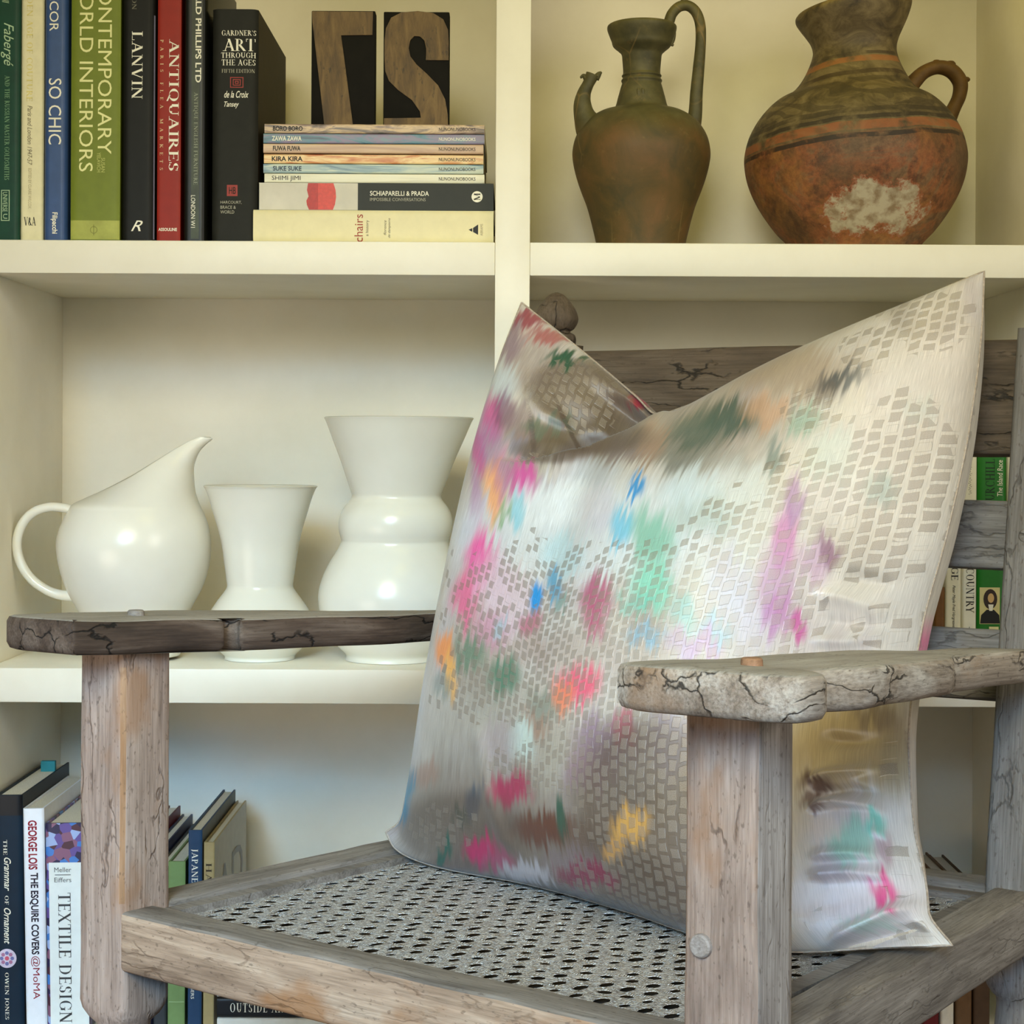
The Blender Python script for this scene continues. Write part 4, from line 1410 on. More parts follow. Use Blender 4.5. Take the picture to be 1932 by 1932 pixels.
# finials
for c, lg in ((cBL, leg_bl), (cBR, leg_br)):
    b0 = back_pt(c, -0.128)
    prof = [(0.019, -0.004), (0.0185, 0.0), (0.0235, 0.004), (0.025, 0.011), (0.0235, 0.018), (0.0175, 0.022), (0.0225, 0.026), (0.0270, 0.034), (0.0275, 0.041), (0.0235, 0.052), (0.016, 0.062), (0.009, 0.069), (0.002, 0.072)]
    prof = smooth_profile(prof, 60)
    v, f = lathe_data(prof, b0, 40)
    link_mesh('finial', v, f, M_BACK, lg, True, grain=[(q.z, q.x, q.y) for q in v])

# rails
RH = 0.058
zr = zH(H_S) - RH / 2
RWf = 0.042
f0 = FLp + Vd * RWf / 2 - U * 0.004
f1 = FRp + Vd * RWf / 2 + U * 0.004
wood_beam('front_rail', (f0.x, f0.y, zr), (f1.x, f1.y, zr), Vd, RWf, RH, M_RAIL, chair, 0.005, 0.0014, top_mat=M_GREY, seed=1)
RW = 0.045
l0 = FLp + Vd * (PW - 0.004) - UL * RW / 2
l1 = cBL - VB * 0.024 - UB * 0.0
lrail = wood_beam('side_rail', (l0.x, l0.y, zr), (l1.x, l1.y, zr), UL, RW, RH, M_GREY, chair, 0.004, 0.0012, seed=2)
n0 = FRp + U * PW + Vd * (PW - 0.004) - UN * (RW / 2 + 0.001)
n1 = cBR - VB * 0.026 + UB * 0.004
wood_beam('side_rail', (n0.x, n0.y, zr), (n1.x, n1.y, zr), UN, RW, RH, M_GREY, chair, 0.004, 0.0012, seed=3)
r0 = cBL + UB * 0.022
r1 = cBR - UB * 0.026
wood_beam('back_rail', (r0.x, r0.y, zr), (r1.x, r1.y, zr), VB, 0.04, RH, M_GREY, chair, 0.004, 0.001, seed=4)

# seat frame (thin inner lip) and cane
zc = zH(H_S) - 0.0135
A0 = FLp + Vd * (RWf - 0.002) + U * 0.004
A1 = FRp + Vd * (RWf - 0.002) - U * 0.004
B1 = n1 - UN * (RW / 2 - 0.002) - VN * 0.012
B0 = l1 + UL * (RW / 2 - 0.002) - VL * 0.012
quad = [A0, A1, B1, B0]
LIPW = 0.014


def inset(q, d):
    c = sum(q, Vector((0, 0, 0))) / 4
    out = []
    for i in range(4):
        a, b_, e = q[i - 1], q[i], q[(i + 1) % 4]
        d1 = (b_ - a).normalized()
        d2 = (e - b_).normalized()
        n1_ = Vector((-d1.y, d1.x, 0))
        n2_ = Vector((-d2.y, d2.x, 0))
        if n1_.dot(c - b_) < 0:
            n1_ = -n1_
        if n2_.dot(c - b_) < 0:
            n2_ = -n2_
        s = 1 + n1_.dot(n2_)
        out.append(b_ + (n1_ + n2_) * (d / s))
    return out


qi = inset(quad, LIPW)
qo = inset(quad, -0.004)
V, Fc = [], []
zt, zbm = zH(H_S) - 0.006, zH(H_S) - 0.022
for ring, z in ((qo, zt), (qi, zt), (qi, zbm), (qo, zbm)):
    V += [Vector((p.x, p.y, z)) for p in ring]
for r in range(4):
    r2 = (r + 1) % 4
    for i in range(4):
        j = (i + 1) % 4
        Fc.append([r * 4 + i, r * 4 + j, r2 * 4 + j, r2 * 4 + i])
link_mesh('seat_frame', V, Fc, M_GREY, chair, grain=[(q.x * .8 - q.y * .6, q.x * .6 + q.y * .8, q.z) for q in V])


def cane_mat():
    t = NT('woven_cane')
    g = t.attr('grain').outputs['Vector']
    a = t.noise(t.mapping(g, (240, 240, 240)), 1.0, 4, 0.65, 1.5)
    c = t.ramp(a, ((0.32, c_(112, 103, 95)), (0.5, c_(182, 173, 163)), (0.64, c_(230, 225, 217))))
    w1 = t.n('ShaderNodeTexWave')
    t.l(t.mapping(g, (1, 1, 1), rot=(0, 0, 0.6)), w1.inputs['Vector'])
    w1.inputs['Scale'].default_value = 150
    w1.inputs['Distortion'].default_value = 5
    c = t.mix(0.35, c, t.ramp(w1.outputs['Fac'], ((0.2, (0.5, 0.48, 0.46, 1)), (0.7, (1, 1, 1, 1)))), 'MULTIPLY')
    t.l(c, t.b.inputs['Base Color'])
    t.b.inputs['Roughness'].default_value = 0.5
    t.bump(t.math('ADD', a, w1.outputs['Fac']), 0.8, 0.003)
    return t.m


M_CANE = cane_mat()
qc = inset(quad, LIPW - 0.003)
NC, NR = 26, 26
V, Fc, G = [], [], []


def bil(q, s, t):
    return q[0] * (1 - s) * (1 - t) + q[1] * s * (1 - t) + q[2] * s * t + q[3] * (1 - s) * t


hx, hy = 0.27, 0.38
ring_o = [(-.5, -.5), (-.17, -.5), (.17, -.5), (.5, -.5), (.5, 0), (.5, .5), (.17, .5), (-.17, .5), (-.5, .5), (-.5, 0)]
for r in range(NR):
    off = 0.5 if r % 2 else 0.0
    for c in range(-1, NC + 1):
        cx_, cy_ = c + off + 0.5, r + 0.5
        if cx_ < 0.45 or cx_ > NC - 0.45:
            # plain half cell at the border
            xs0, xs1 = max(0, cx_ - .5), min(NC, cx_ + .5)
            if xs1 - xs0 < 0.01:
                continue
            n = len(V)
            for (x, y) in ((xs0, r), (xs1, r), (xs1, r + 1), (xs0, r + 1)):
                p = bil(qc, x / NC, y / NR)
                V.append(Vector((p.x, p.y, zc)))
                G.append((x * .024, y * .02, 0))
            Fc.append([n, n + 1, n + 2, n + 3])
            continue
        n = len(V)
        m = len(ring_o)
        jx, jy = random.uniform(-.07, .07), random.uniform(-.08, .08)
        sx, sy = random.uniform(.7, 1.15), random.uniform(.6, 1.2)
        rings = []
        for lev, (kf, dz) in enumerate(((None, 0.0), (1.30, 0.0010), (1.0, 0.0002), (0.99, -0.0004))):
            for (ox, oy) in ring_o:
                if kf is None:
                    x, y = cx_ + ox, cy_ + oy
                else:
                    a = math.atan2(oy * 1.0, ox)
                    x, y = cx_ + jx + hx * kf * sx * math.cos(a), cy_ + jy + hy * kf * sy * math.sin(a)
                x = min(max(x, 0), NC)
                p = bil(qc, x / NC, y / NR)
                V.append(Vector((p.x, p.y, zc + dz)))
                G.append((x * .024, y * .02, 0))
        for lv in range(3):
            for i in range(m):
                j = (i + 1) % m
                Fc.append([n + lv * m + i, n + lv * m + j, n + (lv + 1) * m + j, n + (lv + 1) * m + i])
link_mesh('cane_seat', V, Fc, M_CANE, chair, True, grain=G)
# dark sheet added under the cane so its holes look shaded
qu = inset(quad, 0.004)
link_mesh('dark_backing', [Vector((p.x, p.y, zc - 0.007)) for p in qu] + [Vector((p.x, p.y, zc - 0.009)) for p in qu],
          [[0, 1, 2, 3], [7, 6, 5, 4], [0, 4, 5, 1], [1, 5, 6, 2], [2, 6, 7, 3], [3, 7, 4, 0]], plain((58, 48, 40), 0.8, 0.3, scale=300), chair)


# arms
def arm_mesh(name, c, vd, out, outline, th, H0, slope, mats, seed):
    """outline points (t along vd, a along out), top at H0 below eye at t=0, falling by slope"""
    q = cr3(outline + [outline[0]], 6)[:-1]
    bm = bmesh.new()
    pts = [Vector((p[0], p[1], 0)) for p in q]
    n = len(pts)
    cen = None
    rings = []
    # rounded edge section: (inset, z)
    for ins, z in ((0.007, 0.0), (0.0025, -0.0014), (0.0, -0.006), (0.0, -th * .5), (0.0, -th + 0.007), (0.003, -th + 0.0015), (0.008, -th)):
        ring = []
        for i in range(n):
            a, b_ = pts[i - 1], pts[(i + 1) % n]
            d = (b_ - a).normalized()
            nn = Vector((d.y, -d.x, 0))
            # outline runs so that interior is on one side; flip by signed area
            ring.append(bm.verts.new(pts[i] - nn * ins * sgn(pts) + Vector((0, 0, z))))
        rings.append(ring)
    for r in range(len(rings) - 1):
        for i in range(n):
            j = (i + 1) % n
            bm.faces.new((rings[r][i], rings[r][j], rings[r + 1][j], rings[r + 1][i]))
    ft = bm.faces.new(rings[0])
    fb = bm.faces.new(rings[-1][::-1])
    bmesh.ops.triangulate(bm, faces=[ft, fb])
    bmesh.ops.recalc_face_normals(bm, faces=bm.faces)
    bm.normal_update()
    midx = [1 if f.normal.z > 0.7 else 0 for f in bm.faces]
    V, G = [], []
    bm.verts.ensure_lookup_table()
    bm.verts.index_update()
    for v in bm.verts:
        t, a, z = v.co
        p = c + vd * t + out * a
        wob = mnoise.noise(Vector((t * 9 + seed, a * 9, z * 3))) * 0.0022
        V.append(Vector((p.x, p.y, zH(H0) - slope * t + z + wob)))
        G.append((t + seed, a, z))
    Fc = [[x.index for x in f.verts] for f in bm.faces]
    bm.free()
    return link_mesh(name, V, Fc, mats, chair, True, midx=midx, grain=G, sharp=math.radians(50))


def sgn(pts):
    s = 0
    for i in range(len(pts)):
        a, b_ = pts[i - 1], pts[i]
        s += a.x * b_.y - a.y * b_.x
    return 1.0 if s > 0 else -1.0


near = [(-.089, -.054), (.0, -.053), (.15, -.052), (.28, -.046), (.38, -.036), (.47, -.030), (.555, -.030), (.562, -.02), (.562, .018), (.55, .03), (.45, .031), (.36, .031), (.335, .036), (.31, .045), (.22, .053), (.13, .063), (.095, .067), (.07, .062), (.04, .053), (.01, .055),
        (-.015, .073), (-.04, .091), (-.065, .096), (-.086, .090), (-.099, .065), (-.106, .02), (-.105, -.03)]
arm_r = arm_mesh('arm', cFR, VN, UN, near, 0.034, 0.161, 0.066, [M_ARM_L, M_ARM_T], 1.0)
far = [(-.104, -.040), (-.102, -.048), (-.095, -.052), (-.05, -.051), (.0, -.050), (.06, -.049), (.084, -.048), (.088, -.038), (.096, -.034), (.108, -.040), (.116, -.049), (.2, -.050), (.32, -.048), (.44, -.042), (.545, -.035), (.553, -.01), (.55, .03), (.36, .032), (.22, .048), (.09, .060), (.04, .05), (-.01, .054), (-.045, .064), (-.088, .063), (-.100, .052), (-.106, .02), (-.106, -.01)]
arm_l = arm_mesh('arm', cFL, VL, -UL, far, 0.033, 0.1645, 0.055, [M_ARM_D, M_ARM_T], 5.0)


def peg(name, c, axis, r, length, mat, parent):
    axis = Vector(axis).normalized()
    c = Vector(c)
    path = [c - axis * length, c + axis * 0.0006, c + axis * 0.003, c + axis * 0.0042]
    v, f = tube_data(path, [r, r, r * 0.97, r * 0.82], 24)
    return link_mesh(name, v, f, mat, parent, True, grain=[tuple(q) for q in v], sharp=math.radians(40))


pl = P(232, 1154, 1.80)
pc = cFL + VL * 0.012
peg('arm_peg', (pc.x, pc.y, zH(0.1645) - 0.055 * 0.012 + 0.0015), (0, 0, 1), 0.0085, 0.01, M_GREY, chair)
pc = cFR + VN * -0.004 + UN * 0.012
pk = peg('arm_peg', (pc.x, pc.y, zH(0.161) + 0.0015), (0, 0, 1), 0.0085, 0.01, plain((150, 112, 84), 0.7, 0.3, scale=200), chair)
pk['label'] = 'rust-brown peg in the near arm'
pc = FRp + U * 0.0165
peg('leg_peg', (pc.x, pc.y, zH(0.371)), -Vd, 0.0092, 0.01, M_POSTG, chair)
for H in (0.087, -0.04):
    q = back_pt(cBR, H, 0.029) - UB * 0.006
    peg('leg_peg', q, -VB, 0.0078, 0.01, M_BACKG, chair).location -= Vector((-VB.x, -VB.y, 0)) * 0.0025

# back rails
def slat(name, Htop, Hbot, th, mats, seed, fwd=0.006, tilt=0.0):
    H = (Htop + Hbot) / 2
    p0 = back_pt(cBL, H, fwd) + UB * 0.018
    p1 = back_pt(cBR, H, fwd) - UB * 0.022
    # width direction = along the leaning leg
    wd = (Vector((0, 0, 1)) + LEAN).normalized()
    return wood_beam(name, p0, p1, wd, (Hbot - Htop) / wd.z, th, mats, chair, 0.004, 0.0012, seed=seed)


slat('crest_rail', -0.122, 0.003, 0.026, M_BACK, 7)
slat('back_slat', 0.052, 0.125, 0.02, M_BACKG, 8)
slat('back_slat', 0.188, 0.262, 0.02, M_BACKG, 9)


# ================================================================== CUSHION
def interp_curve(rows, n):
    """rows (t,px,py,Y or None) -> (n,3) world, smooth in t"""
    t = np.array([r[0] for r in rows], float)
    px = np.array([r[1] for r in rows], float)
    py = np.array([r[2] for r in rows], float)
    Yv = np.array([r[3] if len(r) > 3 and r[3] else np.nan for r in rows], float)
    ok = ~np.isnan(Yv)
    Yv = np.interp(t, t[ok], Yv[ok])
    tt = np.linspace(0, 1, n)

    def pch(y):
        h = np.diff(t)
        d = np.diff(y) / h
        m = np.zeros_like(y)
        for i in range(1, len(y) - 1):
            if d[i - 1] * d[i] > 0:
                w1 = 2 * h[i] + h[i - 1]
                w2 = h[i] + 2 * h[i - 1]
                m[i] = (w1 + w2) / (w1 / d[i - 1] + w2 / d[i])
        m[0], m[-1] = d[0], d[-1]
        k = np.clip(np.searchsorted(t, tt, side='right') - 1, 0, len(t) - 2)
        s = (tt - t[k]) / h[k]
        h00 = 2 * s ** 3 - 3 * s ** 2 + 1
        h10 = s ** 3 - 2 * s ** 2 + s
        h01 = -2 * s ** 3 + 3 * s ** 2
        h11 = s ** 3 - s ** 2
        return h00 * y[k] + h10 * h[k] * m[k] + h01 * y[k + 1] + h11 * h[k] * m[k + 1]
    X, Yp, YY = pch(px), pch(py), pch(Yv)
    dx, dy = X - 966, Yp - 850
    x0, y0 = dx * CR + dy * SR, -dx * SR + dy * CR
    return np.stack([x0 * YY / F, YY, EYE - y0 * YY / F], -1)


TOP = [(0, 984, 571, 2.16), (.14, 1110, 672, 2.12), (.25, 1200, 748, 2.075), (.30, 1240, 782, 2.045), (.36, 1290, 768, 2.01), (.45, 1365, 734, 1.985), (.6, 1500, 668, 1.95), (.75, 1640, 604, 1.925), (.9, 1775, 546, 1.905), (1, 1857, 512, 1.90)]
BOT = [(0, 728, 1570, 2.005), (.035, 745, 1600, 2.0), (.1, 800, 1628, 1.975), (.28, 1000, 1669, 1.877), (.5, 1190, 1722, 1.76), (.64, 1320, 1765, 1.683), (.8, 1510, 1796, 1.626), (.92, 1660, 1788, 1.600), (1, 1797, 1784, 1.580)]
LEFT = [(0, 984, 571, 2.16), (.1, 945, 672), (.27, 893, 850, 2.08), (.5, 845, 1070, 2.015), (.7, 803, 1290, 1.985), (.87, 772, 1470), (.96, 752, 1552), (1, 728, 1570, 2.005)]
RIGHT = [(0, 1857, 512, 1.90), (.1, 1852, 620), (.26, 1830, 800), (.43, 1788, 1000), (.58, 1738, 1190, 1.80), (.66, 1722, 1290, 1.775), (.74, 1714, 1400, 1.735), (.84, 1724, 1560, 1.668), (.90, 1742, 1640), (.93, 1750, 1690), (.955, 1752, 1720), (1, 1797, 1784, 1.580)]


def coons(NU, NV):
    u = np.linspace(0, 1, NU)[:, None, None]
    v = np.linspace(0, 1, NV)[None, :, None]
    top, bot = interp_curve(TOP, NU)[:, None, :], interp_curve(BOT, NU)[:, None, :]
    lf, rt = interp_curve(LEFT, NV)[None, :, :], interp_curve(RIGHT, NV)[None, :, :]
    c00, c10, c01, c11 = top[0, 0], top[-1, 0], bot[0, 0], bot[-1, 0]
    # the dent of the top edge fades quickly down the face
    vv = v
    S = (1 - vv) * top + vv * bot + (1 - u) * lf + u * rt - ((1 - u) * (1 - vv) * c00 + u * (1 - vv) * c10 + (1 - u) * vv * c01 + u * vv * c11)
    return S


def seg_dist(px, py, pts):
    """distance to a polyline, parameter along it (0..1) and signed side"""
    best = np.full(px.shape, 1e9)
    par = np.zeros(px.shape)
    side = np.zeros(px.shape)
    L = [0.0]
    for a, b_ in zip(pts[:-1], pts[1:]):
        L.append(L[-1] + math.hypot(b_[0] - a[0], b_[1] - a[1]))
    for i, (a, b_) in enumerate(zip(pts[:-1], pts[1:])):
        ex, ey = b_[0] - a[0], b_[1] - a[1]
        ln = math.hypot(ex, ey)
        t = np.clip(((px - a[0]) * ex + (py - a[1]) * ey) / ln ** 2, 0, 1)
        qx, qy = a[0] + t * ex, a[1] + t * ey
        d = np.hypot(px - qx, py - qy)
        s = np.sign(ex * (py - a[1]) - ey * (px - a[0]))
        m = d < best
        best = np.where(m, d, best)
        par = np.where(m, (L[i] + t * ln) / L[-1], par)
        side = np.where(m, s, side)
    return best, par, side


def sm(x, a, b_):
    t = np.clip((x - a) / (b_ - a), 0, 1)
    return t * t * (3 - 2 * t)


NFRONT = np.array([-0.588, -0.809, 0.24])
NFRONT /= np.linalg.norm(NFRONT)


def vnoise1(x, seed):
    r = np.random.default_rng(seed).random(4096)
    i = np.floor(x).astype(int)
    f = x - i
    f = f * f * (3 - 2 * f)
    return r[i % 4096] * (1 - f) + r[(i + 1) % 4096] * f - 0.5


def vnoise2(x, y, seed):
    r = np.random.default_rng(seed).random((256, 256))
    i, j = np.floor(x).astype(int), np.floor(y).astype(int)
    f, g = x - i, y - j
    f, g = f * f * (3 - 2 * f), g * g * (3 - 2 * g)
    i, j = i % 256, j % 256
    i1, j1 = (i + 1) % 256, (j + 1) % 256
    return (r[i, j] * (1 - f) + r[i1, j] * f) * (1 - g) + (r[i, j1] * (1 - f) + r[i1, j1] * f) * g - 0.5


def cushion_front(NU, NV):
    S = coons(NU, NV)
    u = np.linspace(0, 1, NU)[:, None] * np.ones((1, NV))
    v = np.ones((NU, 1)) * np.linspace(0, 1, NV)[None, :]
    prof = lambda x, p: np.clip(np.sin(np.pi * x), 0, 1) ** p
    # fuller low down, flat at the top corners
    bulge = 0.118 * prof(u, 0.62) * prof(np.clip(v, 0, 1) ** 0.85, 0.60)
    S = S + bulge[..., None] * NFRONT
    px, py = proj(S)
    # the chop: a pleat running from the notch down to the left
    PLE = [(1245, 782), (1190, 822), (1120, 856), (1050, 872), (985, 874), (930, 866)]
    d, par, side = seg_dist(px, py, PLE)
    amp = sm(1 - par, 0.0, 0.45) * np.ones_like(par)
    below = np.where(side < 0, 1.0, 0.0)
    edge = sm(d, 0, 7)
    up_side = -0.075 * np.exp(-(d / 105.0) ** 2) * edge
    dn_side = 0.016 * np.exp(-(d / 120.0) ** 1.5)
    fade_top = sm(v, 0.0, 0.05)
    S = S + ((np.where(below > 0, dn_side, up_side) * amp * np.maximum(fade_top, 0.15)))[..., None] * NFRONT
    lip = np.where(below > 0, np.exp(-(d / 16.0) ** 2), 0) * amp * fade_top
    S[..., 2] += lip * 0.006
    # soft hollow under the notch on the right lobe
    S = S - (0.022 * np.exp(-(((px - 1330) / 170) ** 2 + ((py - 800) / 70) ** 2)))[..., None] * NFRONT
    # satin folds
    FOLDS = [
        ([(1530, 1118), (1600, 1130), (1660, 1150), (1715, 1158)], 0.010, 16), ([(1520, 1208), (1600, 1212), (1700, 1196)], 0.007, 12), ([(1585, 1085), (1650, 1098), (1700, 1106)], -0.008, 14), ([(1530, 1165), (1620, 1180), (1700, 1178)], -0.006, 14),
        ([(1515, 1470), (1570, 1458), (1640, 1450), (1690, 1452)], 0.0140, 9), ([(1515, 1525), (1580, 1512), (1640, 1518), (1700, 1548)], 0.0187, 8), ([(1515, 1500), (1600, 1488), (1690, 1505)], -0.0164, 11),
        ([(1540, 1395), (1620, 1400), (1690, 1392)], -0.0140, 13), ([(1520, 1615), (1600, 1608), (1680, 1614)], 0.0117, 11), ([(1515, 1650), (1610, 1645), (1700, 1652)], 0.0117, 11), ([(1640, 1560), (1680, 1580), (1700, 1620)], 0.0187, 9),
        ([(1545, 1792), (1620, 1752), (1690, 1720), (1740, 1706), (1775, 1730), (1792, 1770)], 0.020, 13), ([(1570, 1797), (1650, 1772), (1720, 1752), (1765, 1768)], -0.015, 11), ([(1600, 1802), (1680, 1794), (1770, 1782)], 0.008, 10),
        ([(900, 1330), (915, 1480), (950, 1580), (1010, 1640)], 0.004, 14), ([(1000, 840), (1060, 800), (1120, 790)], 0.004, 16), ([(985, 735), (1010, 770), (1050, 790)], 0.004, 12),
    ]
    for pts, a, w in FOLDS:
        d, par, side = seg_dist(px, py, pts)
        tp = np.minimum(sm(par, -0.01, 0.25), sm(1 - par, -0.01, 0.25))
        S = S + (a * np.exp(-(d / w) ** 2) * tp * np.maximum(sm(1 - u, 0.01, 0.09), sm(v, 0.90, 0.95) * sm(1 - u, 0.0, 0.035)))[..., None] * NFRONT
    # slight unevenness of a down filling
    S = S + (0.006 * vnoise2(u * 5 + 3, v * 5 + 8, 5) * prof(u, .5) * prof(v, .5))[..., None] * NFRONT
    return S, u, v


NU, NV = 400, 460
S, uu, vvv = cushion_front(NU, NV)
PX, PY = proj(S)

# ---- colours of the printed satin, with some shade and sheen painted in -------------------------------------------------
tx, ty = np.gradient(PX, axis=1), np.gradient(PY, axis=1)
tl = np.hypot(tx, ty) + 1e-6
tx, ty = tx / tl, ty / tl
streak = 34 * vnoise1(uu * 150, 3) + 26 * vnoise1(uu * 330, 4) + 18 * vnoise2(uu * 60, vvv * 9, 6)
WX, WY = PX + tx * streak, PY + ty * streak
WX = WX + 26 * vnoise2(uu * 9, vvv * 9, 21)


def lin(c):
    c = np.array(c, float) / 255
    return np.where(c <= 0.04045, c / 12.92, ((c + 0.055) / 1.055) ** 2.4)


col = np.ones((NU, NV, 3)) * lin((200, 190, 178))
n1 = vnoise2(uu * 7 + 1, vvv * 4, 31)
n2 = vnoise2(uu * 40, vvv * 6 + 4, 32)
n3 = vnoise2(uu * 12 + 5, vvv * 5 + 2, 33)


def over(mask, c):
    global col
    m = np.clip(mask, 0, 1)[..., None]
    col = col * (1 - m) + lin(c) * m


over(0.6 * sm(n1, 0.05, 0.3), (214, 210, 208))
over(0.55 * sm(-n1, 0.05, 0.3), (166, 152, 138))
over(0.35 * sm(n3, 0.1, 0.3), (196, 184, 196))
over(0.3 * sm(n2, 0.1, 0.4), (222, 216, 206))

